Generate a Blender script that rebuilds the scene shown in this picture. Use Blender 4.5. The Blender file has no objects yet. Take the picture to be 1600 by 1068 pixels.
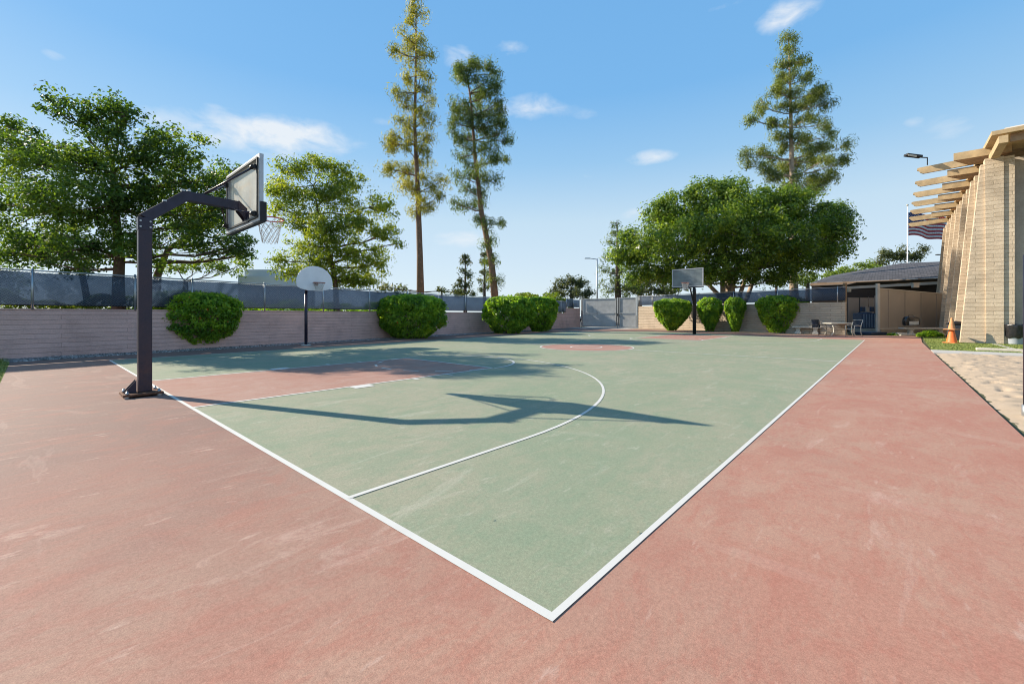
import bpy, math, random
import numpy as np
from mathutils import Vector, Matrix
R = math.radians
SC = bpy.context.scene
COL = SC.collection

# ------------------------------------------------------------------ camera, world, sun, exposure
TH = math.atan2(595, 668)
CAM = Vector((1.056, -1.447, 1.265))
F = 668.0; YH = 492.0
cd = bpy.data.cameras.new('camera'); cam = bpy.data.objects.new('camera', cd); COL.objects.link(cam)
cam.location = CAM; cam.rotation_euler = (R(90), 0, TH)
cd.sensor_width = 36; cd.lens = F / 1600 * 36; cd.shift_y = -(534 - YH) / 1600
cd.clip_start = 0.05; cd.clip_end = 5000
SC.camera = cam
FWD = Vector((-math.sin(TH), math.cos(TH), 0)); RGT = Vector((math.cos(TH), math.sin(TH), 0))
SUNV = Vector((-4.68, -1.78, 2.87)).normalized()
sl = bpy.data.lights.new('sun', 'SUN'); sun = bpy.data.objects.new('sun', sl); COL.objects.link(sun)
sl.energy = 5.0; sl.angle = R(0.5); sl.color = (1.0, 0.90, 0.74)
sun.rotation_euler = SUNV.to_track_quat('Z', 'Y').to_euler()
SC.view_settings.view_transform = 'Standard'; SC.view_settings.look = 'None'
SC.view_settings.exposure = 0.75; SC.view_settings.gamma = 1
SC.render.engine = 'CYCLES'
SC.cycles.filter_width = 1.05
W = bpy.data.worlds.new('World'); SC.world = W; W.use_nodes = True
wn = W.node_tree.nodes; wl = W.node_tree.links; wn.clear()
def wnode(t, **k):
    n = wn.new(t)
    for a, b in k.items(): setattr(n, a, b)
    return n
def wmath(op, a, b=None):
    n = wnode('ShaderNodeMath', operation=op)
    for i, v in enumerate((a, b)):
        if v is None: continue
        if isinstance(v, (int, float)): n.inputs[i].default_value = v
        else: wl.new(v, n.inputs[i])
    return n.outputs[0]
sky = wnode('ShaderNodeTexSky', sky_type='NISHITA', sun_disc=False)
sky.sun_elevation = math.asin(SUNV.z); sky.sun_rotation = math.atan2(SUNV.x, SUNV.y)
sky.air_density = 1.0; sky.dust_density = 0.6; sky.ozone_density = 1.6; sky.altitude = 300
tc = wnode('ShaderNodeTexCoord')
sep = wnode('ShaderNodeSeparateXYZ'); wl.new(tc.outputs['Generated'], sep.inputs[0])
gx, gy, gz = sep.outputs
# wispy clouds: each a soft ellipse in (azimuth, elevation) broken up by noise
az = wmath('ARCTAN2', gx, gy); el = wmath('ARCSINE', gz)
comb = wnode('ShaderNodeCombineXYZ'); wl.new(az, comb.inputs[0]); wl.new(wmath('MULTIPLY', el, 2.0), comb.inputs[1])
nz = wnode('ShaderNodeTexNoise'); nz.inputs['Scale'].default_value = 16; nz.inputs['Detail'].default_value = 7; nz.inputs['Roughness'].default_value = 0.6
nz.inputs['Distortion'].default_value = 0.35
wl.new(comb.outputs[0], nz.inputs['Vector'])
def dirof(px, py):
    d = FWD + RGT * ((px - 800) / F) + Vector((0, 0, (YH - py) / F)); d.normalize()
    return math.atan2(d.x, d.y), math.asin(d.z)
CL = [(400,216,120,26,1.0),(470,205,80,20,.8),(1228,24,46,22,1.1),(715,88,26,20,.75),(800,76,26,14,.6),(830,168,60,20,.8),(1018,246,36,11,1.0),
      (722,374,44,12,.9),(990,334,26,10,.6),(920,180,24,10,.4),(1480,200,50,24,.5),(1425,190,20,8,.5),(85,86,22,10,.45),(240,186,24,12,.45),
      (1135,8,40,9,.4),(600,190,40,10,.35),(335,166,18,6,.35),(910,276,30,8,.3),(1040,172,12,6,.3),(1150,330,60,10,.3)]
tot = None
for px, py, rx, ry, s in CL:
    a0, e0 = dirof(px, py); a1, _ = dirof(px + rx, py); _, e1 = dirof(px, py - ry)
    dx = wmath('DIVIDE', wmath('SUBTRACT', az, a0), abs(a1 - a0)); dy = wmath('DIVIDE', wmath('SUBTRACT', el, e0), abs(e1 - e0))
    d2 = wmath('ADD', wmath('MULTIPLY', dx, dx), wmath('MULTIPLY', dy, dy))
    g = wmath('MULTIPLY', wmath('EXPONENT', wmath('MULTIPLY', d2, -0.9)), s)
    tot = g if tot is None else wmath('ADD', tot, g)
cloud = wnode('ShaderNodeMapRange'); cloud.inputs['From Min'].default_value = 0.25; cloud.inputs['From Max'].default_value = 1.25
wl.new(wmath('MULTIPLY', tot, wmath('ADD', wmath('MULTIPLY', nz.outputs[0], 2.6), -0.35)), cloud.inputs['Value'])
cl2 = wmath('MULTIPLY', wmath('MAXIMUM', wmath('SUBTRACT', cloud.outputs[0], 0.0), 0.0), 0.85)
tint = wnode('ShaderNodeMix', data_type='RGBA', blend_type='MULTIPLY'); tint.inputs[0].default_value = 1
wl.new(sky.outputs[0], tint.inputs[6]); tint.inputs[7].default_value = (0.98, 1.0, 1.03, 1)
# clear even blue by height above the horizon, with a share of the physical sky's glow
gr = wnode('ShaderNodeValToRGB'); ge = gr.color_ramp.elements
SKY = [(-.05, (.43, .50, .54)), (.03, (.425, .50, .55)), (.12, (.385, .475, .55)), (.21, (.345, .455, .54)), (.33, (.20, .36, .53)), (.45, (.122, .295, .520)), (.60, (.108, .275, .505)), (1.0, (.07, .20, .42))]
while len(ge) < len(SKY): ge.new(.5)
for i, (p_, c_) in enumerate(SKY): ge[i].position = max(0, p_); ge[i].color = (*c_, 1)
wl.new(gz, gr.inputs[0])
scl_ = wnode('ShaderNodeMix', data_type='RGBA', blend_type='MULTIPLY'); scl_.inputs[0].default_value = 1; wl.new(gr.outputs[0], scl_.inputs[6]); scl_.inputs[7].default_value = (10, 10, 10, 1)
base_ = wnode('ShaderNodeMix', data_type='RGBA'); base_.inputs[0].default_value = .10; wl.new(scl_.outputs[2], base_.inputs[6]); wl.new(tint.outputs[2], base_.inputs[7])
mixc = wnode('ShaderNodeMix', data_type='RGBA'); wl.new(cl2, mixc.inputs[0]); wl.new(base_.outputs[2], mixc.inputs[6]); mixc.inputs[7].default_value = (5.3, 5.5, 5.7, 1)
bg = wnode('ShaderNodeBackground'); bg.inputs[1].default_value = 0.10; wl.new(mixc.outputs[2], bg.inputs[0])
wo = wnode('ShaderNodeOutputWorld'); wl.new(bg.outputs[0], wo.inputs[0])

def at(px, py, Z):
    return CAM + FWD * Z + RGT * ((px - 800) / F * Z) + Vector((0, 0, (YH - py) / F * Z))
def gp(px, py, z=0.0):
    p = at(px, py, F * (CAM.z - z) / (py - YH)); p.z = z; return p
def flat(px, Z, z=0.0):
    p = at(px, YH, Z); p.z = z; return p

# ------------------------------------------------------------------ materials
def newmat(name):
    m = bpy.data.materials.new(name); m.use_nodes = True
    nt = m.node_tree; b = nt.nodes['Principled BSDF']
    return m, nt, b
def N(nt, t, **k):
    n = nt.nodes.new(t)
    for a, v in k.items(): setattr(n, a, v)
    return n
def L(nt, a, b): nt.links.new(a, b)
def noise(nt, scale, detail=4, rough=.55, vec=None, dist=0, stretch=None):
    n = N(nt, 'ShaderNodeTexNoise'); n.inputs['Scale'].default_value = scale; n.inputs['Detail'].default_value = detail
    n.inputs['Roughness'].default_value = rough; n.inputs['Distortion'].default_value = dist
    if vec is None: vec = N(nt, 'ShaderNodeNewGeometry').outputs['Position']
    if stretch:
        mp = N(nt, 'ShaderNodeMapping'); mp.inputs['Scale'].default_value = stretch[:3]
        if len(stretch) > 3: mp.inputs['Rotation'].default_value = (0, 0, R(stretch[3]))
        L(nt, vec, mp.inputs[0]); vec = mp.outputs[0]
    L(nt, vec, n.inputs['Vector']); return n.outputs[0]
def ramp(nt, fac, stops):
    r = N(nt, 'ShaderNodeValToRGB'); e = r.color_ramp.elements
    while len(e) < len(stops): e.new(0.5)
    for i, (p, c) in enumerate(stops):
        e[i].position = p; e[i].color = (c, c, c, 1) if isinstance(c, (int, float)) else (*c, 1)
    L(nt, fac, r.inputs[0]); return r.outputs[0]
def mix(nt, fac, a, b, mode='MIX'):
    m = N(nt, 'ShaderNodeMix', data_type='RGBA', blend_type=mode)
    for i, v in ((0, fac), (6, a), (7, b)):
        if isinstance(v, (int, float)): m.inputs[i].default_value = v
        elif isinstance(v, tuple): m.inputs[i].default_value = (*v, 1)
        else: L(nt, v, m.inputs[i])
    return m.outputs[2]
def bump(nt, b, h, strength=.3, dist=.01):
    n = N(nt, 'ShaderNodeBump'); n.inputs['Strength'].default_value = strength; n.inputs['Distance'].default_value = dist
    L(nt, h, n.inputs['Height']); L(nt, n.outputs[0], b.inputs['Normal']); return n
def plain(name, c, rough=.6, metal=0, var=.12, scale=6, bmp=0, spec=.4):
    m, nt, b = newmat(name)
    n = noise(nt, scale, 5, .6)
    lo = tuple(x * (1 - var) for x in c); hi = tuple(min(1, x * (1 + var)) for x in c)
    L(nt, ramp(nt, n, [(.3, lo), (.7, hi)]), b.inputs['Base Color'])
    b.inputs['Roughness'].default_value = rough; b.inputs['Metallic'].default_value = metal
    b.inputs['Specular IOR Level'].default_value = spec
    if bmp: bump(nt, b, noise(nt, scale * 12, 4), bmp, .004)
    return m

def court_paint(name, c, c_fade, c_deep, c_grey=None):
    m, nt, b = newmat(name)
    big = noise(nt, .35, 5, .62, dist=.6)
    col = mix(nt, ramp(nt, big, [(.38, 0.0), (.62, 1.0)]), c, c_fade)
    for sc_, lo, hi, amt, st_ in ((1.1, .47, .60, .45, (1, .6, 1, 20)), (4.2, .50, .63, .45, (1, .5, 1, 35)), (13, .50, .64, .45, (1, .45, 1, 10))):
        col = mix(nt, ramp(nt, noise(nt, sc_, 6, .7, dist=1.0, stretch=st_), [(lo, 0.0), (hi, amt)]), col, c_deep)
    for sc_, lo, hi, amt, st_ in ((1.7, .54, .64, .45, (.6, 1, 1, -20)), (6, .56, .66, .45, (1, .35, 1, 30))):
        col = mix(nt, ramp(nt, noise(nt, sc_, 7, .72, dist=.8, stretch=st_), [(lo, 0.0), (hi, amt)]), col, c_fade)
    if c_grey:      # the baseline side is more bleached and dusty than the walkway side
        sx = N(nt, 'ShaderNodeSeparateXYZ'); L(nt, N(nt, 'ShaderNodeNewGeometry').outputs['Position'], sx.inputs[0])
        mr = N(nt, 'ShaderNodeMapRange'); mr.inputs['From Min'].default_value = .6; mr.inputs['From Max'].default_value = -5.0; mr.inputs['To Max'].default_value = .82
        wob_ = N(nt, 'ShaderNodeMath', operation='MULTIPLY_ADD'); L(nt, noise(nt, .6, 5, .65), wob_.inputs[0]); wob_.inputs[1].default_value = 6; L(nt, sx.outputs[0], wob_.inputs[2])
        sub_ = N(nt, 'ShaderNodeMath', operation='SUBTRACT'); L(nt, wob_.outputs[0], sub_.inputs[0]); sub_.inputs[1].default_value = 3.0
        L(nt, sub_.outputs[0], mr.inputs['Value']); col = mix(nt, mr.outputs[0], col, c_grey)
        mt2 = noise(nt, 2.6, 6, .7, dist=1.2, stretch=(1, .5, 1, 30))
        col = mix(nt, ramp(nt, mt2, [(.38, .30), (.5, 0.0)]), col, c_deep)
    lite = tuple(min(1, x + .11) for x in c_fade)
    # scuffs and drag marks
    col = mix(nt, ramp(nt, noise(nt, 3.0, 7, .72, stretch=(1, .25, 1, 40), dist=1.2), [(.58, 0.0), (.68, .40)]), col, lite)
    col = mix(nt, ramp(nt, noise(nt, 9, 5, .65, stretch=(1, .3, 1, 15)), [(.62, 0.0), (.70, .45)]), col, lite)
    col = mix(nt, ramp(nt, noise(nt, .9, 4, .6, stretch=(.35, 1.6, 1, -25), dist=2.0), [(.60, 0.0), (.66, .16), (.72, 0.02)]), col, lite)
    dk = noise(nt, 7.5, 3, .5)
    col = mix(nt, ramp(nt, dk, [(.69, 0.0), (.75, .28)]), col, tuple(x * .55 for x in c))
    grit = noise(nt, 230, 3, .75)
    col = mix(nt, .65, col, ramp(nt, grit, [(.32, .62), (.68, 1.3)]), 'MULTIPLY')
    col = mix(nt, .5, col, ramp(nt, noise(nt, 48, 4, .7), [(.34, .78), (.66, 1.2)]), 'MULTIPLY')
    L(nt, col, b.inputs['Base Color'])
    b.inputs['Roughness'].default_value = .78; b.inputs['Specular IOR Level'].default_value = .22
    h = N(nt, 'ShaderNodeMath', operation='ADD'); L(nt, grit, h.inputs[0]); L(nt, noise(nt, 60, 4), h.inputs[1])
    bump(nt, b, h.outputs[0], .35, .0025)
    return m
M = {}
M['red'] = court_paint('faded_red_paint', (.405, .206, .148), (.415, .258, .188), (.385, .158, .113), (.205, .132, .110))
M['red_key'] = court_paint('red_key_paint', (.36, .20, .155), (.38, .235, .185), (.35, .165, .12))
M['green'] = court_paint('faded_green_paint', (.255, .278, .185), (.315, .298, .212), (.205, .262, .172))
def linepaint():
    m, nt, b = newmat('white_line_paint')
    n = noise(nt, 45, 6, .75); big = noise(nt, 2.2, 4, .6)
    col = mix(nt, ramp(nt, n, [(.62, 0.0), (.76, .55)]), (.58, .56, .52), (.42, .37, .33))
    col = mix(nt, ramp(nt, big, [(.5, 0.0), (.75, .3)]), col, (.44, .41, .37))
    L(nt, col, b.inputs['Base Color']); b.inputs['Roughness'].default_value = .7
    bump(nt, b, noise(nt, 300, 3), .25, .002)
    return m
M['line'] = linepaint()
def ground_mat(name, c0, c1, sc=3, bs=.6, bd=.02, fine=90, extra=None):
    m, nt, b = newmat(name)
    n = noise(nt, sc, 6, .7); f = noise(nt, fine, 4, .7)
    col = ramp(nt, n, [(.3, c0), (.7, c1)])
    col = mix(nt, .8, col, ramp(nt, f, [(.25, .62), (.75, 1.3)]), 'MULTIPLY')
    if extra:
        col = mix(nt, ramp(nt, noise(nt, extra[1], 4, .6), [(.55, 0.0), (.7, 1.0)]), col, extra[0])
    L(nt, col, b.inputs['Base Color']); b.inputs['Roughness'].default_value = .95; b.inputs['Specular IOR Level'].default_value = .15
    h = N(nt, 'ShaderNodeMath', operation='ADD'); L(nt, f, h.inputs[0]); L(nt, noise(nt, sc * 5, 4), h.inputs[1])
    bump(nt, b, h.outputs[0], bs, bd)
    return m
M['sand'] = ground_mat('sand', (.44, .335, .235), (.52, .40, .29), 3.5, .45, .02, 120)
M['dirt'] = ground_mat('dirt', (.30, .21, .15), (.42, .31, .22), 3, .6, .02, 60)
M['earth'] = ground_mat('earth', (.085, .09, .045), (.15, .14, .08), .2, .4, .02, 20)
M['asphalt'] = ground_mat('asphalt', (.055, .055, .058), (.08, .08, .082), .5, .5, .006, 150)
M['gravel_base'] = ground_mat('gravel_ground', (.16, .13, .115), (.27, .23, .20), 6, 1, .03, 45)
M['concrete'] = ground_mat('concrete', (.43, .40, .36), (.52, .49, .45), 2, .4, .004, 120)
M['turf'] = ground_mat('turf_base', (.14, .18, .04), (.20, .24, .06), 5, 1, .02, 200)
def leafy_ground(name, cs):
    m, nt, b = newmat(name)
    ri = N(nt, 'ShaderNodeNewGeometry').outputs['Random Per Island']
    L(nt, ramp(nt, ri, cs), b.inputs['Base Color']); b.inputs['Roughness'].default_value = .7
    return m
M['blade'] = leafy_ground('grass_blades', [(0, (.12, .17, .03)), (.6, (.20, .25, .05)), (1, (.32, .32, .10))])
M['pebble'] = leafy_ground('pebbles', [(0, (.07, .06, .055)), (.5, (.24, .20, .18)), (1, (.62, .54, .49))])

def block_mat(name, c0, c1, cm, bw=.4, bh=.1, mortar=.009, bstr=1.0, wob=.012, bd=.02):
    m, nt, b = newmat(name)
    uv = N(nt, 'ShaderNodeUVMap').outputs[0]
    wv = N(nt, 'ShaderNodeTexNoise'); wv.inputs['Scale'].default_value = 3.2; wv.inputs['Detail'].default_value = 4; L(nt, uv, wv.inputs[0])
    sub = N(nt, 'ShaderNodeVectorMath', operation='SUBTRACT'); L(nt, wv.outputs[1], sub.inputs[0]); sub.inputs[1].default_value = (.5, .5, .5)
    scl = N(nt, 'ShaderNodeVectorMath', operation='SCALE'); L(nt, sub.outputs[0], scl.inputs[0]); scl.inputs[3].default_value = wob * 3
    add = N(nt, 'ShaderNodeVectorMath', operation='ADD'); L(nt, uv, add.inputs[0]); L(nt, scl.outputs[0], add.inputs[1])
    br = N(nt, 'ShaderNodeTexBrick'); L(nt, add.outputs[0], br.inputs['Vector'])
    br.inputs['Scale'].default_value = 1; br.inputs['Brick Width'].default_value = bw; br.inputs['Row Height'].default_value = bh
    br.inputs['Mortar Size'].default_value = mortar; br.inputs['Mortar Smooth'].default_value = .55; br.inputs['Bias'].default_value = -.1
    br.inputs['Color1'].default_value = (*c0, 1); br.inputs['Color2'].default_value = (*c1, 1); br.inputs['Mortar'].default_value = (*cm, 1)
    n = noise(nt, 1.2, 6, .65); n2 = noise(nt, 30, 5, .7)
    col = mix(nt, .7, br.outputs[0], ramp(nt, n, [(.32, .74), (.5, 1.0), (.68, 1.14)]), 'MULTIPLY')
    col = mix(nt, .6, col, ramp(nt, n2, [(.25, .72), (.75, 1.2)]), 'MULTIPLY')
    L(nt, col, b.inputs['Base Color']); b.inputs['Roughness'].default_value = .92; b.inputs['Specular IOR Level'].default_value = .15
    h = N(nt, 'ShaderNodeMath', operation='MULTIPLY_ADD'); L(nt, br.outputs[1], h.inputs[0]); h.inputs[1].default_value = -1.0
    h2 = N(nt, 'ShaderNodeMath', operation='MULTIPLY'); L(nt, noise(nt, 14, 5, .7, stretch=(1, 1, 2.2)), h2.inputs[0]); h2.inputs[1].default_value = .9
    L(nt, h2.outputs[0], h.inputs[2]); bump(nt, b, h.outputs[0], bstr, bd)
    return m
M['wall_block'] = block_mat('slump_block_wall', (.66, .42, .365), (.71, .46, .405), (.50, .325, .28), 3.1, .14, .009, .6)
M['wall_back'] = block_mat('slump_block_back_wall', (.47, .38, .29), (.53, .435, .34), (.30, .235, .175), 1.2, .15, .010)
M['fin_block'] = block_mat('buttress_block', (.57, .45, .325), (.68, .55, .405), (.47, .365, .255), 1.1, .18, .012, .7, .03, .025)
M['wall_smooth'] = block_mat('painted_block', (.47, .395, .32), (.485, .41, .335), (.41, .34, .275), .4, .2, .005, .4, .003)
M['wood_tan'] = plain('painted_timber', (.50, .36, .20), .65, 0, .22, 3, .4)  # tan timber of the clubhouse rafters, fascias and roof
M['wood_deck'] = plain('timber_deck', (.36, .22, .12), .7, 0, .25, 4, .4)
M['wood_brown'] = plain('brown_timber', (.30, .21, .15), .7, 0, .15, 3, .3)
M['eave_shade'] = plain('eave_shade_brown', (.05, .04, .035), .8, 0, .2, 2)  # shade of the deep eave painted into the low building's wall colour
M['beige'] = plain('beige_paint', (.44, .375, .31), .6, 0, .07, .8, .1)
M['beige2'] = plain('beige_door_paint', (.36, .30, .25), .6, 0, .07, .8, .1)
M['trim'] = plain('cream_trim', (.60, .54, .46), .55, 0, .08, 2)
M['deep_shade'] = plain('deep_shade_black', (.03, .028, .03), .8)  # near-black colour stands in for shade on the patio ceiling and door recess
M['hoop_metal'] = plain('dark_powdercoat', (.022, .019, .038), .36, .25, .35, 5, .15, .5)
def pole_paint():
    m, nt, b = newmat('weathered_pole_paint')
    sx = N(nt, 'ShaderNodeSeparateXYZ'); L(nt, N(nt, 'ShaderNodeNewGeometry').outputs['Position'], sx.inputs[0])
    z = ramp(nt, sx.outputs[2], [(.0, 1.0), (.9, .25), (1.0, .2)])
    n = noise(nt, 3.5, 6, .7); r_ = ramp(nt, n, [(.35, 0.0), (.75, 1.0)])
    f = mix(nt, 1.0, z, r_, 'MULTIPLY')
    col = mix(nt, f, (.022, .019, .038), (.11, .045, .032))
    L(nt, mix(nt, .5, col, ramp(nt, noise(nt, 40, 4, .7), [(.3, .7), (.7, 1.3)]), 'MULTIPLY'), b.inputs['Base Color'])
    b.inputs['Roughness'].default_value = .42; b.inputs['Metallic'].default_value = .15; bump(nt, b, noise(nt, 60, 4), .15, .003); return m
M['pole'] = pole_paint()
M['rust_metal'] = plain('rusty_steel', (.16, .07, .04), .8, .2, .4, 20, .5)
M['galv'] = plain('galvanised_steel', (.42, .43, .44), .42, .75, .12, 8)
M['alu'] = plain('aluminium', (.46, .46, .48), .42, .5, .12, 6)
M['black'] = plain('black_metal', (.018, .018, .02), .42, .3, .3, 8)
M['rim'] = plain('rim_orange', (.55, .075, .03), .45, .1, .25, 15)
M['rim_old'] = plain('rim_faded', (.36, .15, .11), .6, .1, .25, 15)
M['net'] = plain('net_cord', (.55, .52, .48), .85)
M['fan'] = plain('white_enamel', (.82, .80, .82), .4, 0, .05, 4)
M['concrete_obj'] = plain('cast_concrete', (.60, .53, .44), .9, 0, .18, 9, .6)
M['white_plastic'] = plain('white_metal_paint', (.66, .62, .52), .5, 0, .12, 6)
M['sling'] = plain('dark_blue_sling', (.03, .04, .06), .7, 0, .3, 12)
M['plastic_black'] = plain('bin_bag', (.02, .02, .022), .22, 0, .3, 8, .8, .6)
M['can'] = plain('pale_can', (.42, .45, .50), .5, 0, .1, 5)
M['cone'] = plain('cone_orange', (.80, .17, .035), .5, 0, .15, 7)
M['cone_old'] = plain('cone_faded_orange', (.60, .27, .11), .65, 0, .2, 7)
M['ac'] = plain('ac_blue_grey', (.06, .085, .14), .5, .3, .2, 6)
M['ac_fin'] = plain('ac_pale_slats', (.38, .44, .52), .5, .3, .1, 6)
M['pale_bld'] = plain('pale_stucco', (.55, .56, .55), .9, 0, .05, 1)
M['stucco'] = plain('tan_stucco', (.42, .34, .26), .9, 0, .08, 1)
M['glass'] = plain('dark_glass', (.02, .025, .03), .08, 0, .1, 2, 0, .6)
M['carw'] = plain('white_car_paint', (.7, .7, .72), .25, 0, .03, 2)
M['tyre'] = plain('tyre_rubber', (.02, .02, .02), .8)
M['copper'] = plain('lamp_lens', (.45, .42, .33), .3, 0, .2, 30)
def shingle():
    m, nt, b = newmat('asphalt_shingles')
    uv = N(nt, 'ShaderNodeUVMap').outputs[0]
    br = N(nt, 'ShaderNodeTexBrick'); L(nt, uv, br.inputs['Vector']); br.inputs['Scale'].default_value = 1
    br.inputs['Brick Width'].default_value = .42; br.inputs['Row Height'].default_value = .24; br.inputs['Mortar Size'].default_value = .022; br.inputs['Bias'].default_value = 0
    br.inputs['Color1'].default_value = (.045, .042, .048, 1); br.inputs['Color2'].default_value = (.105, .098, .105, 1); br.inputs['Mortar'].default_value = (.015, .015, .018, 1)
    col = mix(nt, .7, br.outputs[0], ramp(nt, noise(nt, 4, 5, .7), [(.25, .6), (.75, 1.4)]), 'MULTIPLY')
    L(nt, col, b.inputs['Base Color']); b.inputs['Roughness'].default_value = .9; bump(nt, b, br.outputs[1], -.8, .02)
    return m
M['shingle'] = shingle()
def see_through(name, c, fac, rough=.6, transl=.3, trc=(1, 1, 1), vary=0):
    m, nt, b = newmat(name)
    n = noise(nt, 3, 5, .6)
    L(nt, ramp(nt, n, [(.3, tuple(x * .8 for x in c)), (.7, tuple(min(1, x * 1.2) for x in c))]), b.inputs['Base Color'])
    b.inputs['Roughness'].default_value = rough
    out = nt.nodes['Material Output']
    tl = N(nt, 'ShaderNodeBsdfTranslucent'); tl.inputs[0].default_value = (*c, 1)
    tr = N(nt, 'ShaderNodeBsdfTransparent'); tr.inputs[0].default_value = (*trc, 1)
    a = N(nt, 'ShaderNodeMixShader'); a.inputs[0].default_value = transl; L(nt, b.outputs[0], a.inputs[1]); L(nt, tl.outputs[0], a.inputs[2])
    e = N(nt, 'ShaderNodeMixShader'); L(nt, a.outputs[0], e.inputs[1]); L(nt, tr.outputs[0], e.inputs[2]); e.inputs[0].default_value = fac
    if vary:
        L(nt, ramp(nt, noise(nt, 1.1, 5, .65, dist=1), [(.35, max(0, fac - vary)), (.65, min(1, fac + vary))]), e.inputs[0])
    L(nt, e.outputs[0], out.inputs[0]); return m
M['screen'] = see_through('windscreen_fabric', (.080, .108, .160), .28, .7, .45, (.75, .86, 1), .03)
M['screen_grey'] = see_through('grey_windscreen_fabric', (.55, .55, .55), .16, .7, .5, (1, 1, 1), .05)
M['plexi'] = see_through('scratched_acrylic', (.86, .80, .70), .20, .35, .55, (.96, .97, 1))
M['plexi_far'] = see_through('grey_acrylic', (.25, .29, .31), .35, .3, .2)

def leafmat(name, dark, mid, lite, transl=.45, patch=.6, rough=.5):
    m, nt, b = newmat(name)
    g = N(nt, 'ShaderNodeNewGeometry')
    ri = g.outputs['Random Per Island']
    n = noise(nt, patch, 3, .6)
    ad = N(nt, 'ShaderNodeMath', operation='MULTIPLY_ADD'); L(nt, ri, ad.inputs[0]); ad.inputs[1].default_value = .45
    n2 = N(nt, 'ShaderNodeMath', operation='MULTIPLY_ADD'); L(nt, n, n2.inputs[0]); n2.inputs[1].default_value = 1.7; n2.inputs[2].default_value = -.60
    L(nt, n2.outputs[0], ad.inputs[2])
    c = ramp(nt, ad.outputs[0], [(.1, dark), (.5, mid), (.95, lite)])
    L(nt, c, b.inputs['Base Color']); b.inputs['Roughness'].default_value = rough; b.inputs['Specular IOR Level'].default_value = .35
    tl = N(nt, 'ShaderNodeBsdfTranslucent')
    L(nt, mix(nt, 1.0, c, (1.7, 1.65, .5), 'MULTIPLY'), tl.inputs[0])
    a = N(nt, 'ShaderNodeMixShader'); a.inputs[0].default_value = transl; L(nt, b.outputs[0], a.inputs[1]); L(nt, tl.outputs[0], a.inputs[2])
    L(nt, a.outputs[0], nt.nodes['Material Output'].inputs[0]); return m
M['leaf_dark'] = leafmat('ash_leaves', (.032, .066, .016), (.080, .145, .026), (.23, .29, .045), .5)
M['leaf_bright'] = leafmat('elm_leaves', (.075, .12, .022), (.19, .25, .035), (.38, .40, .06), .55)
M['needle_y'] = leafmat('yellow_pine_needles', (.12, .14, .03), (.27, .26, .045), (.50, .44, .08), .45)
M['needle_g'] = leafmat('green_pine_needles', (.05, .085, .035), (.12, .17, .05), (.28, .32, .08), .4)
M['needle_r'] = leafmat('pale_pine_needles', (.08, .11, .04), (.19, .23, .06), (.35, .37, .09), .4)
M['ficus'] = leafmat('ficus_leaves', (.040, .080, .018), (.125, .205, .034), (.40, .47, .065), .52, .9, .35)
M['shrub'] = leafmat('shrub_leaves', (.07, .16, .022), (.19, .34, .035), (.48, .58, .065), .52, 1.8, .45)
M['hedge_y'] = leafmat('hedge_leaves', (.10, .15, .02), (.18, .25, .035), (.30, .36, .05), .4, 1.2)
M['far_leaf'] = leafmat('far_leaves', (.05, .065, .03), (.10, .12, .045), (.19, .19, .07), .35, .3)
M['bark'] = plain('bark', (.13, .085, .06), .9, 0, .4, 9, 1.0)
M['bark_red'] = plain('pine_bark', (.20, .12, .08), .9, 0, .4, 7, 1.0)
M['bark_pale'] = plain('pale_bark', (.36, .27, .19), .85, 0, .3, 5, .8)
M['flower'] = plain('orange_blossom', (.7, .2, .04), .6)
M['flag_r'] = plain('red_cloth', (.42, .05, .06), .8, 0, .1, 3)
M['flag_w'] = plain('white_cloth', (.65, .63, .62), .8, 0, .1, 3)
M['flag_b'] = plain('blue_cloth', (.03, .04, .15), .8, 0, .1, 3)

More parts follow.
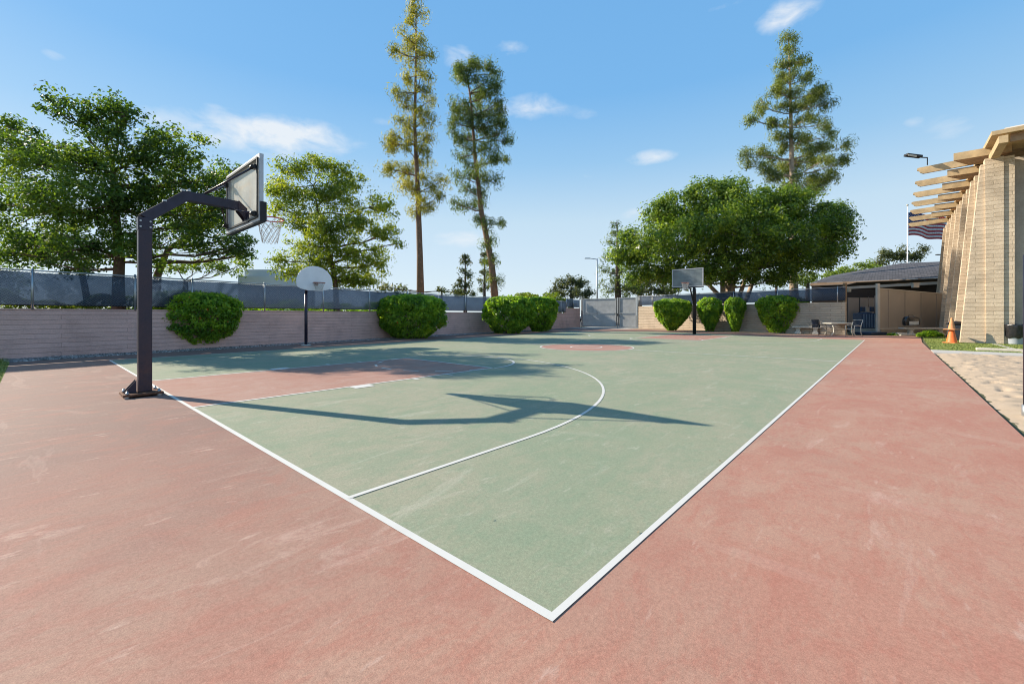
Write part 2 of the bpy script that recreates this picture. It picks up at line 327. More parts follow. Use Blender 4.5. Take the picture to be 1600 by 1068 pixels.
# ------------------------------------------------------------------ mesh helpers
class MB:
    def __init__(s): s.v = []; s.f = []; s.m = []; s.sm = []
    def add(s, vs, fs, mi=0, smooth=False):
        o = len(s.v); s.v += [Vector(v) for v in vs]
        for f in fs: s.f.append([i + o for i in f]); s.m.append(mi); s.sm.append(smooth)
        return s
    def box(s, c, size, rz=0, mi=0, mat=None):
        hx, hy, hz = [q / 2 for q in size]
        mt = Matrix.Translation(Vector(c)) @ (mat.to_4x4() if mat else Matrix.Rotation(rz, 4, 'Z'))
        vs = [mt @ Vector((x, y, z)) for z in (-hz, hz) for x, y in ((-hx, -hy), (hx, -hy), (hx, hy), (-hx, hy))]
        return s.add(vs, [(3, 2, 1, 0), (4, 5, 6, 7), (0, 1, 5, 4), (1, 2, 6, 5), (2, 3, 7, 6), (3, 0, 4, 7)], mi)
    def bar(s, a, b, w, h, up=(0, 0, 1), mi=0):
        a = Vector(a); b = Vector(b); d = (b - a); ln = d.length; d.normalize(); up = Vector(up)
        if abs(d.dot(up)) > .99: up = Vector((0, 1, 0))
        x = d.cross(up).normalized(); u = x.cross(d)
        vs = [p + x * sx * w / 2 + u * sy * h / 2 for p in (a, b) for sx, sy in ((-1, -1), (1, -1), (1, 1), (-1, 1))]
        return s.add(vs, [(0, 1, 2, 3), (7, 6, 5, 4), (0, 4, 5, 1), (1, 5, 6, 2), (2, 6, 7, 3), (3, 7, 4, 0)], mi)
    def tube(s, pts, rs, n=8, mi=0, cap=True):
        pts = [Vector(p) for p in pts]
        if isinstance(rs, (int, float)): rs = [rs] * len(pts)
        o = len(s.v); prev = None
        for i, p in enumerate(pts):
            d = (pts[min(i + 1, len(pts) - 1)] - pts[max(i - 1, 0)])
            d = d.normalized() if d.length > 1e-9 else Vector((0, 0, 1))
            if prev is None:
                x = d.cross(Vector((0, 0, 1)))
                if x.length < .05: x = d.cross(Vector((0, 1, 0)))
            else: x = prev - d * prev.dot(d)
            x.normalize(); prev = x; y = d.cross(x)
            for k in range(n):
                a = 2 * math.pi * k / n; s.v.append(p + (x * math.cos(a) + y * math.sin(a)) * rs[i])
        for i in range(len(pts) - 1):
            for k in range(n):
                a, b = o + i * n + k, o + i * n + (k + 1) % n
                s.f.append([a, b, b + n, a + n]); s.m.append(mi); s.sm.append(True)
        if cap:
            s.f.append([o + k for k in range(n)][::-1]); s.m.append(mi); s.sm.append(False)
            e = o + (len(pts) - 1) * n; s.f.append([e + k for k in range(n)]); s.m.append(mi); s.sm.append(False)
        return s
    def lathe(s, c, prof, n=20, mi=0):
        c = Vector(c); o = len(s.v)
        for r, z in prof:
            for k in range(n):
                a = 2 * math.pi * k / n; s.v.append(c + Vector((r * math.cos(a), r * math.sin(a), z)))
        for i in range(len(prof) - 1):
            for k in range(n):
                a, b = o + i * n + k, o + i * n + (k + 1) % n
                s.f.append([a, b, b + n, a + n]); s.m.append(mi); s.sm.append(True)
        return s
    def prism(s, poly, z0, z1, mi=0):
        n = len(poly); vs = [(p[0], p[1], z0) for p in poly] + [(p[0], p[1], z1) for p in poly]
        fs = [tuple(range(n))[::-1], tuple(range(n, 2 * n))] + [(i, (i + 1) % n, (i + 1) % n + n, i + n) for i in range(n)]
        return s.add(vs, fs, mi)
    def hull8(s, lo, hi, mi=0):
        return s.add(list(lo) + list(hi), [(3, 2, 1, 0), (4, 5, 6, 7), (0, 1, 5, 4), (1, 2, 6, 5), (2, 3, 7, 6), (3, 0, 4, 7)], mi)
    def build(s, name, mats, parent=None, uv=False, bevel=0, origin=None):
        if not isinstance(mats, (list, tuple)): mats = [mats]
        me = bpy.data.meshes.new(name)
        off = Vector(origin) if origin is not None else (Vector(parent['_o']) if parent is not None and '_o' in parent else Vector((0, 0, 0)))
        me.from_pydata([tuple(v - off) for v in s.v], [], s.f)
        for m in mats: me.materials.append(m)
        me.polygons.foreach_set('material_index', s.m); me.polygons.foreach_set('use_smooth', s.sm)
        if uv:
            me.update(); ul = me.uv_layers.new(name='UVMap').data
            for p in me.polygons:
                nrm = p.normal
                if abs(nrm.z) > .9: t = Vector((1, 0, 0)); u2 = Vector((0, 1, 0))
                else: t = Vector((-nrm.y, nrm.x, 0)).normalized(); u2 = nrm.cross(t)
                if u2.z < 0: u2 = -u2
                for li in p.loop_indices:
                    co = me.vertices[me.loops[li].vertex_index].co + off
                    ul[li].uv = (co.dot(t), co.dot(u2) if abs(nrm.z) > .15 else co.z)
        me.update()
        o = bpy.data.objects.new(name, me); COL.objects.link(o)
        if parent is not None: o.parent = parent
        else: o.location = off
        if '_o' not in o: o['_o'] = tuple(off)
        if bevel:
            bm_ = o.modifiers.new('bevel', 'BEVEL'); bm_.width = bevel; bm_.segments = 2; bm_.limit_method = 'ANGLE'
        return o
def tag(o, label, cat=None, group=None, kind=None):
    if label: o['label'] = label
    if cat: o['category'] = cat
    if group: o['group'] = group
    if kind: o['kind'] = kind
    return o
def thing(name, loc, label, cat, group=None):
    o = bpy.data.objects.new(name, None); COL.objects.link(o); o.location = loc; o['_o'] = tuple(loc)
    o.empty_display_size = .2
    return tag(o, label, cat, group)
def fastmesh(name, V, nper, mats, parent=None, matidx=None, smooth=False):
    """V: (n, nper, 3) array, one face per row"""
    n = V.shape[0]; me = bpy.data.meshes.new(name)
    off = np.array(parent['_o']) if parent is not None and '_o' in parent else np.zeros(3)
    me.vertices.add(n * nper); me.vertices.foreach_set('co', (V - off).astype(np.float32).ravel())
    me.loops.add(n * nper); me.loops.foreach_set('vertex_index', np.arange(n * nper, dtype=np.int32))
    me.polygons.add(n); me.polygons.foreach_set('loop_start', np.arange(0, n * nper, nper, dtype=np.int32))
    me.polygons.foreach_set('loop_total', np.full(n, nper, dtype=np.int32))
    for m in (mats if isinstance(mats, (list, tuple)) else [mats]): me.materials.append(m)
    if matidx is not None: me.polygons.foreach_set('material_index', matidx.astype(np.int32))
    me.update(calc_edges=True)
    o = bpy.data.objects.new(name, me); COL.objects.link(o)
    if parent is not None: o.parent = parent
    return o
def struct(name, mb, m, uv=False):
    return tag(mb.build(name, m, uv=uv), None, kind='structure')

# ------------------------------------------------------------------ ground, court, apron
def sheet(name, poly, z, m):
    z = z * .3 if z > 0 else z
    b = MB(); b.add([(p[0], p[1], z) for p in poly], [tuple(range(len(poly)))]); return struct(name, b, m)
BIG = 1500
sheet('ground', [(-BIG, -BIG), (BIG, -BIG), (BIG, BIG), (-BIG, BIG)], -.03, M['earth'])
WALL = [(-17.3, -6.0), (-18.2, 0.7), (-19.05, 7.0), (-19.75, 11.2), (-20.9, 18.0), (-21.3, 24.0), (-21.6, 28.0), (-22.6, 33.0)]
WALL2 = [(-22.6, 33.0), (-23.2, 36.4)]
BACK = [(-17.1, 37.1), (-1.2, 33.0)]
sheet('parking_lot', [(-90, 38.0), (-2, 38.6), (-2, 120), (-90, 120)], -.012, M['asphalt'])
# red apron
sheet('court_apron', [(2.07, -1.84), (2.07, 26.0), (2.30, 33.9), (-1.2, 32.2), (-5, 31.6), (-17.3, 34.6), (-20.9, 33.2), (-20.6, 28), (-19.7, 17), (-18.5, 8.5), (-17.0, -.1), (-16.5, -1.84), (-8, -1.84), (-1.0, -4.5), (2.07, -4.5)][::1], .004, M['red'])
CW, CLN = 15.3, 26.55
sheet('court_surface', [(0, 0), (0, CLN), (-2.5, CLN + .1), (-10, CLN + 3.0), (-13.0, CLN + 3.2), (-17.6, CLN - .2), (-CW - 1.0, 14), (-CW, 0)], .008, M['green'])
CX = -7.83
def key(name, y0, sgn):
    sheet(name, [(CX - 1.75, y0), (CX + 1.75, y0), (CX + 1.75, y0 + sgn * 5.85), (CX - 1.75, y0 + sgn * 5.85)][::sgn], .012, M['red_key'])
key('free_throw_lane', 0, 1)
fk = MB(); fk.add([(CX - 1.75, CLN - 5.85, .0036), (CX + 1.75, CLN - 5.85, .0036), (CX + 1.75, CLN, .0036), (CX - 1.75, CLN, .0036)], [(0, 1, 2, 3)]); struct('free_throw_lane', fk, M['red_key'])
CY = 13.1
cc = MB(); cc.add([(CX - .15 + 1.8 * math.cos(t * math.pi / 32), CY + 1.8 * math.sin(t * math.pi / 32), .0036) for t in range(64)], [tuple(range(64))]); struct('centre_circle', cc, M['red_key'])
lines = MB()
rnd = random.Random(3)
def strip(pts, w, z=.016, closed=False):
    pts = [Vector((p[0], p[1], 0)) for p in pts]; n = len(pts); vs = []
    for i, p in enumerate(pts):
        if closed: a, b = pts[i - 1], pts[(i + 1) % n]
        else: a, b = pts[max(i - 1, 0)], pts[min(i + 1, n - 1)]
        d = (b - a).normalized(); nn = Vector((-d.y, d.x, 0)) * (w / 2 + rnd.uniform(-.0004, .0004))
        vs += [(p.x + nn.x, p.y + nn.y, z), (p.x - nn.x, p.y - nn.y, z)]
    fs = [(2 * i + 1, 2 * i + 3, 2 * i + 2, 2 * i) for i in range(n - 1)]
    if closed: fs.append((2 * n - 1, 1, 0, 2 * n - 2))
    lines.add([(v[0], v[1], v[2] * .3) for v in vs], fs)
def seg(a, b, w=.05, z=.016, n=None):
    a = Vector((*a, 0)); b = Vector((*b, 0)); n = n or max(2, int((b - a).length / .15))
    strip([a.lerp(b, i / n) for i in range(n + 1)], w, z)
def arc(cx, cy, r, a0, a1, w=.05, z=.016, n=64):
    strip([(cx + r * math.cos(R(a0 + (a1 - a0) * i / n)), cy + r * math.sin(R(a0 + (a1 - a0) * i / n))) for i in range(n + 1)], w, z)
hw = .025
seg((-.0265, 0), (-CW + .0255, 0), .046, .016); seg((-.008, -.023), (-.008, CLN), .036, .019)
seg((-CW, 0), (-CW, CLN), .060, .019); seg((0, CLN), (-CW, CLN), .060, .016)
seg((0, CY), (CX + 1.65, CY), .060, .022); seg((CX - 1.95, CY), (-CW, CY), .060, .022)
arc(CX - .15, CY, 1.8, 0, 360, .060, .025, 80)
arc(CX - .15, CY, .6, 0, 360, .060, .020, 40)
for y0, s in ((0, 1), (CLN, -1)):
    for sx in (-1, 1):
        seg((CX + sx * 1.75, y0), (CX + sx * 1.75, y0 + s * 5.85), .060, .022)
    seg((CX - 1.75, y0 + s * 5.85), (CX + 1.75, y0 + s * 5.85), .060, .025)
    arc(CX, y0 + s * 5.85, 1.83, 0 if s > 0 else 180, 180 if s > 0 else 360, .060, .028)
    for k in range(7):
        a = (186 if s > 0 else 6) + k * 25.5; arc(CX, y0 + s * 5.85, 1.75, a, a + 13, .060, .024, 8)
    # three point line
    pts = []
    for side in (1, -1):
        x0 = CX + side * 6.08
        part = [(x0, y0 + s * t * .2) for t in range(0, 9)]
        arcp = [(CX + side * (6.08 * math.cos(R(t))) , y0 + s * (1.9 + 6.05 * math.sin(R(t)))) for t in range(0, 91, 3)]
        pts = part + arcp
        strip(pts, .042, .022 if side > 0 else .0235)
    for sx in (1, -1):
        lines.add([(CX + sx * 1.78, y0 + s * 2.25, .0075), (CX + sx * 2.0, y0 + s * 2.25, .0075), (CX + sx * 2.0, y0 + s * 2.62, .0075), (CX + sx * 1.78, y0 + s * 2.62, .0075)], [(0, 1, 2, 3)])
        for dd in (3.55, 4.4):
            lines.add([(CX + sx * 1.78, y0 + s * dd, .0075), (CX + sx * 1.98, y0 + s * dd, .0075), (CX + sx * 1.98, y0 + s * (dd + .060), .0075), (CX + sx * 1.78, y0 + s * (dd + .060), .0075)], [(0, 1, 2, 3)])
struct('painted_court_lines', lines, M['line'])

# gravel bed along the left wall, dirt at the back, walkway at the gate
sheet('gravel_bed', [(-16.5, -1.84), (-17.0, -.1), (-18.5, 8.5), (-19.7, 17), (-20.6, 28), (-20.9, 33.2), (-22.5, 33.0), (-21.5, 28), (-20.8, 18), (-19.0, 7), (-17.8, -2.2), (-17.7, -3)], .0, M['gravel_base'])
sheet('lawn', [(-60, -40), (-8, -40), (-8, -1.84), (-16.6, -1.84), (-17.7, -1.9), (-60, -1.9)], .0, M['turf'])
sheet('dirt_bed', [(-17.3, 34.6), (-5, 31.6), (-1.2, 32.2), (-1.0, 33.2), (-17.2, 37.2)], .0, M['dirt'])
sheet('path', [(-21.0, 32.8), (-16.8, 34.2), (-16.9, 38.6), (-23.3, 38.6), (-22.9, 33.0)], .010, M['concrete'])
rng = np.random.default_rng(7)
def pebbles(name, poly_pts, n, smin, smax):
    tri = []
    A = np.array(poly_pts)
    # poly_pts: list of (left xy, right xy) cross sections
    t = rng.random(n) * (len(A) - 1); i = np.minimum(t.astype(int), len(A) - 2); fr = (t - i)[:, None]
    Lp = A[i, 0] * (1 - fr) + A[i + 1, 0] * fr; Rp = A[i, 1] * (1 - fr) + A[i + 1, 1] * fr
    s = rng.random(n)[:, None]; C = Lp * (1 - s) + Rp * s
    sz = smin + (smax - smin) * rng.random(n) ** 2
    ang = rng.random(n) * 6.28
    vs = []
    base = np.array([[1, 0, 0], [0, 1, 0], [-1, 0, 0], [0, -1, 0], [0, 0, .75]])
    faces = [(0, 1, 4), (1, 2, 4), (2, 3, 4), (3, 0, 4)]
    P = np.zeros((n, 5, 3))
    for k in range(5):
        x, y, z = base[k] * (1 + 0 * k)
        jx = 1 + .5 * (rng.random(n) - .5)
        P[:, k, 0] = C[:, 0] + sz * jx * (x * np.cos(ang) - y * np.sin(ang)); P[:, k, 1] = C[:, 1] + sz * jx * (x * np.sin(ang) + y * np.cos(ang)); P[:, k, 2] = z * sz * jx - .002
    m = MB(); 
    me = bpy.data.meshes.new(name)
    V = P.reshape(-1, 3); idx = (np.arange(n)[:, None, None] * 5 + np.array(faces)[None]).reshape(-1, 3)
    me.vertices.add(len(V)); me.vertices.foreach_set('co', V.astype(np.float32).ravel())
    me.loops.add(idx.size); me.loops.foreach_set('vertex_index', idx.ravel().astype(np.int32))
    me.polygons.add(len(idx)); me.polygons.foreach_set('loop_start', np.arange(0, idx.size, 3, dtype=np.int32)); me.polygons.foreach_set('loop_total', np.full(len(idx), 3, dtype=np.int32))
    me.materials.append(M['pebble']); me.update(calc_edges=True)
    o = bpy.data.objects.new(name, me); COL.objects.link(o); return tag(o, 'loose grey brown gravel along the foot of the block wall', 'gravel', kind='stuff')
pebbles('gravel', [((-16.6, -1.9), (-17.75, -2)), ((-17.0, -.1), (-18.1, .3)), ((-18.5, 8.5), (-19.2, 8.3)), ((-19.7, 17), (-20.7, 17.2)), ((-20.6, 28), (-21.5, 28))], 13000, .018, .05)

def blades(name, x0, x1, y0, y1, n, h, label, inside=None):
    x = x0 + (x1 - x0) * rng.random(n); y = y0 + (y1 - y0) * rng.random(n)
    if inside is not None:
        k = inside(x, y); x = x[k]; y = y[k]; n = len(x)
    a = rng.random(n) * 6.28; w = .006 + .004 * rng.random(n); hh = h * (.5 + rng.random(n)); lean = .6 * hh
    b = rng.random(n) * 6.28
    V = np.zeros((n, 3, 3))
    V[:, 0] = np.stack([x - w * np.cos(a), y - w * np.sin(a), np.zeros(n)], 1); V[:, 1] = np.stack([x + w * np.cos(a), y + w * np.sin(a), np.zeros(n)], 1)
    V[:, 2] = np.stack([x + lean * np.cos(b), y + lean * np.sin(b), hh], 1)
    o = fastmesh(name, V, 3, M['blade']); return tag(o, label, 'grass', kind='stuff')

# right side: sand pit, kerb, turf
nx, ny = 110, 300
xs = 2.0 + (10 - 2.0) * (np.linspace(0, 1, nx) ** 1.4); ys = np.linspace(-3, 18.6, ny)
X, Y = np.meshgrid(xs, ys, indexing='ij')
def vnoise(X, Y, s, seed):
    r = np.random.default_rng(seed); G = r.random((64, 64)); u = X * s; v = Y * s
    i = np.floor(u).astype(int); j = np.floor(v).astype(int); fu = u - i; fv = v - j; fu = fu * fu * (3 - 2 * fu); fv = fv * fv * (3 - 2 * fv)
    g = lambda a, b: G[a % 64, b % 64]
    return (g(i, j) * (1 - fu) + g(i + 1, j) * fu) * (1 - fv) + (g(i, j + 1) * (1 - fu) + g(i + 1, j + 1) * fu) * fv
Hs = .02 * vnoise(X, Y, 1.6, 1) + .02 * vnoise(X, Y, 4.3, 2) ** 2 + .018 * vnoise(X, Y, 8.5, 3)
Hs = Hs - .30 * np.clip(vnoise(X, Y, 5.3, 11) - .70, 0, 1) - .26 * np.clip(vnoise(X, Y, 8.9, 13) - .74, 0, 1) + .05
Hs = Hs * np.clip((X - 2.0) / .5, .05, 1) - .045
wob = .03 * (vnoise(X * 0, Y, 1.5, 5) - .5) + .03 * (vnoise(X * 0, Y, 6, 8) - .5)
Xp = X + wob * np.clip(1 - (X - 2.0) / .5, 0, 1) + .045 * np.clip(1 - (X - 2.0) / .3, 0, 1)
sb = MB(); sb.add([(Xp[i, j], Y[i, j], Hs[i, j] + (.0)) for i in range(nx) for j in range(ny)], [(i * ny + j, (i + 1) * ny + j, (i + 1) * ny + j + 1, i * ny + j + 1) for i in range(nx - 1) for j in range(ny - 1)], 0, True)
struct('sand_pit', sb, M['sand'])
b = MB(); b.prism([(2.075, 18.5), (12, 18.8), (12, 20.35), (2.075, 20.1)], -.03, .02); struct('kerb', b, M['concrete'])
sheet('artificial_turf', [(2.10, 20.1), (12, 20.35), (12, 30.5), (6.5, 33), (2.32, 33.5)], .002, M['turf'])
blades('turf_grass', 2.15, 8.5, 20.15, 33, 60000, .022, 'short green artificial turf blades beside the brick buttresses', inside=lambda x, y: (x > 2.1 + (y - 20) * .017) & (y > 20.15 + (x - 2) * .025))
blades('lawn_grass', -22, -9, -6, -1.86, 30000, .05, 'patch of yellow green grass at the left edge of the court')
b = MB(); b.box((3.85, 21.2, .045), (1.1, .3, .09)); tag(b.build('parking_bumper', M['concrete_obj'], bevel=.015, origin=(3.85, 21.2, 0)), 'low pale concrete block lying across the turf by the sand', 'concrete block')
b = MB(); b.prism([(4.35, 20.4), (4.5, 20.4), (4.45, 26.5), (4.3, 26.5)], 0, .012); struct('turf_edging', b, M['concrete'])

nl = 150
LX = rng.uniform(-14, 2.0, nl); LY = rng.uniform(-1.2, 22, nl) ** 1.0; la = rng.random(nl) * 6.28; ls = rng.uniform(.005, .014, nl)
LV = np.zeros((nl, 4, 3))
for k, (u_, v_, w_) in enumerate(((-1, 0, .004), (0, .35, .012), (1, 0, .006), (0, -.35, .009))):
    LV[:, k] = np.stack([LX + ls * (u_ * np.cos(la) - v_ * np.sin(la)), LY + ls * (u_ * np.sin(la) + v_ * np.cos(la)), np.full(nl, .008) + w_ * rng.random(nl)], 1)
tag(fastmesh('leaf_litter', LV, 4, leafy_ground('dry_leaves', [(0, (.12, .07, .04)), (.5, (.28, .19, .08)), (1, (.50, .44, .30))])), 'tiny dry leaves and twigs scattered over the court', 'leaf litter', kind='stuff')
# ------------------------------------------------------------------ block walls and fences
def wall_along(pts, h, th, side=-1):
    b = MB()
    for i in range(len(pts) - 1):
        a = Vector((*pts[i], 0)); c = Vector((*pts[i + 1], 0)); d = (c - a).normalized(); n = Vector((-d.y, d.x, 0)) * th
        e = d * .0
        lo = [a - e, c + e, c + e + n, a - e + n]; hi = [p + Vector((0, 0, h)) for p in lo]
        b.hull8([p + Vector((0, 0, -.05)) for p in lo], hi)
    return b
def low_wall(name, pts, h, th, m, label, cat='wall', cap=None):
    t = thing(name, (*pts[0], 0), label, cat)
    wall_along(pts, h, th).build('block_courses', m, t, uv=True)
    b = MB()
    for i in range(len(pts) - 1):
        a = Vector((*pts[i], 0)); c = Vector((*pts[i + 1], 0)); d = (c - a).normalized(); n = Vector((-d.y, d.x, 0))
        lo = [a - n * .012, c - n * .012, c + n * (th + .012), a + n * (th + .012)]
        b.hull8([p + Vector((0, 0, h)) for p in lo], [p + Vector((0, 0, h + .035)) for p in lo])
    b.build('cap', m, t, uv=True); return t
low_wall('block_wall', WALL, 1.42, .2, M['wall_block'], 'long low pinkish slump block wall running down the left of the court')
low_wall('block_wall', WALL2, 1.92, .2, M['wall_block'], 'short taller block wall stub at the left of the gate')
low_wall('block_wall', BACK, 2.06, .2, M['wall_back'], 'sunlit cream block wall behind the four clipped bushes at the back')

def fence_run(pts, z0, z1, postpx, label, screen, diamonds, gap=.10, post_t=None, wire=.0016):
    """chain link on top of a wall: posts, rails, fabric screen, wire mesh"""
    t = thing('chain_link_fence', (*pts[0], z0), label, 'fence')
    P = [Vector((*p, 0)) for p in pts]
    lens = [(P[i + 1] - P[i]).length for i in range(len(P) - 1)]; tot = sum(lens)
    def along(s):
        for i, l in enumerate(lens):
            if s <= l or i == len(lens) - 1: return P[i].lerp(P[i + 1], s / l), (P[i + 1] - P[i]).normalized()
            s -= l
    U = Vector((0, 0, 1))
    r = MB(); r.tube([p + U * z1 for p in P], .022, 8); r.build('top_rail', M['galv'], t)
    r = MB(); r.tube([p + U * (z0 + gap) for p in P], .016, 6); r.build('bottom_hem', M['black'], t)
    for s in postpx:
        p, _ = along(s); r = MB(); r.tube([p + U * (z0 - .03), p + U * (z1 + .03)], .032, 10); r.lathe(p + U * (z1 + .03), [(.036, 0), (.03, .03), (0, .045)], 10); r.build('post', M['galv'], t)
    r = MB()
    nseg = int(tot / .6); off = Vector((0, 0, 0))
    for i in range(nseg + 1):
        p, d = along(tot * i / nseg); n = Vector((-d.y, d.x, 0))
        q = p + n * (.03 + .006 * math.sin(i * 1.7) + .004 * math.sin(i * 4.1))
        r.v += [q + U * (z0 + gap + .01 * math.sin(i * 2.3)), q + U * (z1 - .045 + .012 * math.sin(i * 1.3))]
        if i: r.f.append([2 * i - 2, 2 * i, 2 * i + 1, 2 * i - 1]); r.m.append(0); r.sm.append(True)
    o = r.build('windscreen', screen, t); sm = o.modifiers.new('thick', 'SOLIDIFY'); sm.thickness = .002
    if diamonds:
        r = MB(); H = z1 - z0 - gap
        s = -H
        while s < tot:
            for sg in (1, -1):
                a0, a1 = (s, s + H) if sg > 0 else (s + H, s)
                zz0, zz1 = z0 + gap, z1
                # clip
                lo, hi = (a0, a1) if a0 < a1 else (a1, a0)
                if hi <= 0 or lo >= tot: continue
                f0 = max(0, -lo / H); f1 = min(1, (tot - lo) / H)
                if sg > 0: za, zb = zz0 + f0 * H, zz0 + f1 * H
                else: za, zb = zz1 - f0 * H, zz1 - f1 * H
                pa, d = along(lo + f0 * H); pb, _ = along(lo + f1 * H); n = Vector((-d.y, d.x, 0)) * -.004
                r.tube([pa + n + U * za, pb + n + U * zb], wire, 3, cap=False)
            s += diamonds
        r.build('wire_mesh', M['galv'], t)
    return t
fence_run(WALL, 1.46, 2.58, [1.0, 4.6, 6.95, 8.6, 11.2, 13.9, 16.6, 19.3, 22, 24.7, 27.4, 30.1, 32.8, 35.5, 38.2], 'long chain link fence with blue grey windscreen on top of the left wall', M['screen'], .075)
fence_run(WALL2, 1.96, 2.85, [.1, 1.8, 3.3], 'short dark chain link section above the wall stub left of the gate', M['screen'], .12)
fence_run(BACK, 2.10, 3.05, [.1, 1.6, 6.3, 9.2, 12.4, 16.0], 'chain link fence with dark blue windscreen on top of the back wall', M['screen'], .10)

# gate
G0 = Vector((-23.1, 36.55, 0)); G1 = Vector((-17.25, 37.15, 0)); gd = (G1 - G0).normalized(); gl = (G1 - G0).length; U = Vector((0, 0, 1))
gt = thing('double_gate', G0, 'closed metal double gate with grey mesh screens at the far end', 'gate')
for s, h in ((0, 3.0), (gl, 3.1)):
    b = MB(); b.box(G0 + gd * s + U * h / 2, (.1, .1, h)); b.build('post', M['galv'], gt)
def leaf(s0, s1, top):
    b = MB(); H = [(.12), (1.45), top]
    for z in H: b.bar(G0 + gd * s0 + U * z, G0 + gd * s1 + U * z, .05, .07)
    for s in (s0, s1): b.bar(G0 + gd * s + U * .085, G0 + gd * s + U * (top + .035), .055, .07, up=(0, 1, 0))
    l = b.build('gate_leaf', M['galv'], gt)
    b = MB(); n = Vector((-gd.y, gd.x, 0)) * .045
    for za, zb in ((.16, 1.41), (1.49, top - .04)):
        p = [G0 + gd * (s0 + .04) + U * za + n, G0 + gd * (s1 - .04) + U * za + n, G0 + gd * (s1 - .04) + U * zb + n, G0 + gd * (s0 + .04) + U * zb + n]
        b.hull8([p[0], p[1], p[1] + n * .1, p[0] + n * .1], [p[3], p[2], p[2] + n * .1, p[3] + n * .1])
    b.build('screen', M['screen_grey'], l)
    return l
leaf(.12, 3.75, 2.9); leaf(4.1, 5.75, 2.95)
b = MB(); b.box(G0 + gd * 3.93 + U * 1.5, (.09, .09, 3.0)); b.build('centre_post', M['galv'], gt)
b = MB(); b.box(G0 + gd * 3.93 + Vector((0, -.09, 1.3)), (.16, .05, .22)); b.build('latch', M['black'], gt)

# ------------------------------------------------------------------ basketball hoops
def net(parent, c, r0, rim_z, depth, mi, seed=0, wire=.0035):
    b = MB(); n = 12; rr = random.Random(seed)
    rad = lambda t: r0 * (1 - .42 * t ** .8) * (1 + .02 * rr.uniform(-1, 1))
    rows = 6
    P = {}
    for j in range(rows + 1):
        for k in range(n):
            a = 2 * math.pi * (k + .5 * (j % 2)) / n + rr.uniform(-.05, .05); t = j / rows
            P[j, k] = Vector(c) + Vector((rad(t) * math.cos(a), rad(t) * math.sin(a), -depth * t + rr.uniform(-.008, .008)))
    for j in range(rows):
        for k in range(n):
            if j % 2 == 0: tg = (P[j + 1, k], P[j + 1, (k - 1) % n])
            else: tg = (P[j + 1, k], P[j + 1, (k + 1) % n])
            for q in tg:
                mid = (P[j, k] + q) / 2 + Vector((0, 0, -.006)); b.tube([P[j, k], mid, q], wire, 4, cap=False)
    return b.build('net', M['net'], parent)
def rim_ring(parent, c, r, m, bracket_from, rod=.010):
    b = MB(); pts = [Vector(c) + Vector((r * math.cos(R(t)), r * math.sin(R(t)), 0)) for t in range(0, 361, 12)]
    b.tube(pts, rod, 8, cap=False)
    for k in range(12):
        a = 2 * math.pi * k / 12; q = Vector(c) + Vector((r * math.cos(a), r * math.sin(a), -.014)); b.tube([q, q + Vector((0, 0, -.016))], .004, 4)
    f = Vector(bracket_from); d = (Vector(c) - f); d.z = 0; d.normalize(); s = Vector((-d.y, d.x, 0))
    b.box(f + d * .012 + U * -.03, (.17, .024, .15) if abs(d.y) > abs(d.x) else (.024, .17, .15))
    inner = Vector(c) - d * r
    vs = [f + s * .08, f - s * .08, inner - s * .08 + d * .02, inner + s * .08 + d * .02]
    b.hull8([v + U * -.008 for v in vs], [v + U * .008 for v in vs])
    for sg in (1, -1): b.bar(f + s * sg * .06 - U * .09, inner + s * sg * .06 + d * .05, .008, .02)
    return b.build('rim', m, parent)

# near hoop
HX = -7.80; PY = -.26
hp = thing('basketball_hoop', (HX, PY, 0), 'tall dark steel basketball hoop with bent arm and rectangular board in front at left', 'basketball hoop')
b = MB(); b.box((HX, PY, .06 + 1.37), (.15, .168, 2.74)); pole = b.build('pole', M['pole'], hp, bevel=.008)
b = MB(); b.box((HX + .02, PY - .04, .045), (.46, .48, .028)); bp = b.build('base_plate', M['rust_metal'], pole)
for sx in (-1, 1):
    for sy in (-1, 1):
        b = MB(); c = (HX + .02 + sx * .18, PY - .04 + sy * .19, .0); b.lathe(c, [(.014, 0), (.014, .06), (.024, .06), (.024, .085), (.013, .085), (.013, .11), (0, .11)], 8); b.lathe(c, [(.03, .0), (.03, .03)], 8); b.build('bolt', M['galv'], bp)
for sx in (-1, 1):
    b = MB(); x = HX + sx * .06
    b.add([(x - .006, PY - .105, .06), (x - .006, PY - .26, .06), (x - .006, PY - .105, .26), (x + .006, PY - .105, .06), (x + .006, PY - .26, .06), (x + .006, PY - .105, .26)], [(0, 2, 1), (3, 4, 5), (0, 1, 4, 3), (1, 2, 5, 4), (2, 0, 3, 5)]); b.build('gusset', M['hoop_metal'], pole)
# arm: oblique then level
def profile_beam(pts, w, h, x):
    """beam in the plane x=const, pts (y,z) centreline, mitred"""
    P = [Vector((0, y, z)) for y, z in pts]; vs = []
    for i, p in enumerate(P):
        d0 = (P[i] - P[i - 1]).normalized() if i else (P[1] - P[0]).normalized()
        d1 = (P[i + 1] - P[i]).normalized() if i < len(P) - 1 else d0
        if i == 0: d0 = Vector((0, 0, 1))
        n0 = Vector((0, -d0.z, d0.y)); n1 = Vector((0, -d1.z, d1.y)); n = (n0 + n1).normalized(); k = h / 2 / max(.3, n.dot(n1))
        for sx, sn in ((-1, -1), (1, -1), (1, 1), (-1, 1)): vs.append((x + sx * w / 2, p.y + n.y * k * sn, p.z + n.z * k * sn))
    b = MB(); n = len(P)
    fs = [(0, 1, 2, 3), tuple(4 * (n - 1) + q for q in (3, 2, 1, 0))]
    for i in range(n - 1):
        for k in range(4): a = 4 * i + k; c = 4 * i + (k + 1) % 4; fs.append((a, a + 4, c + 4, c))
    b.add(vs, fs); return b
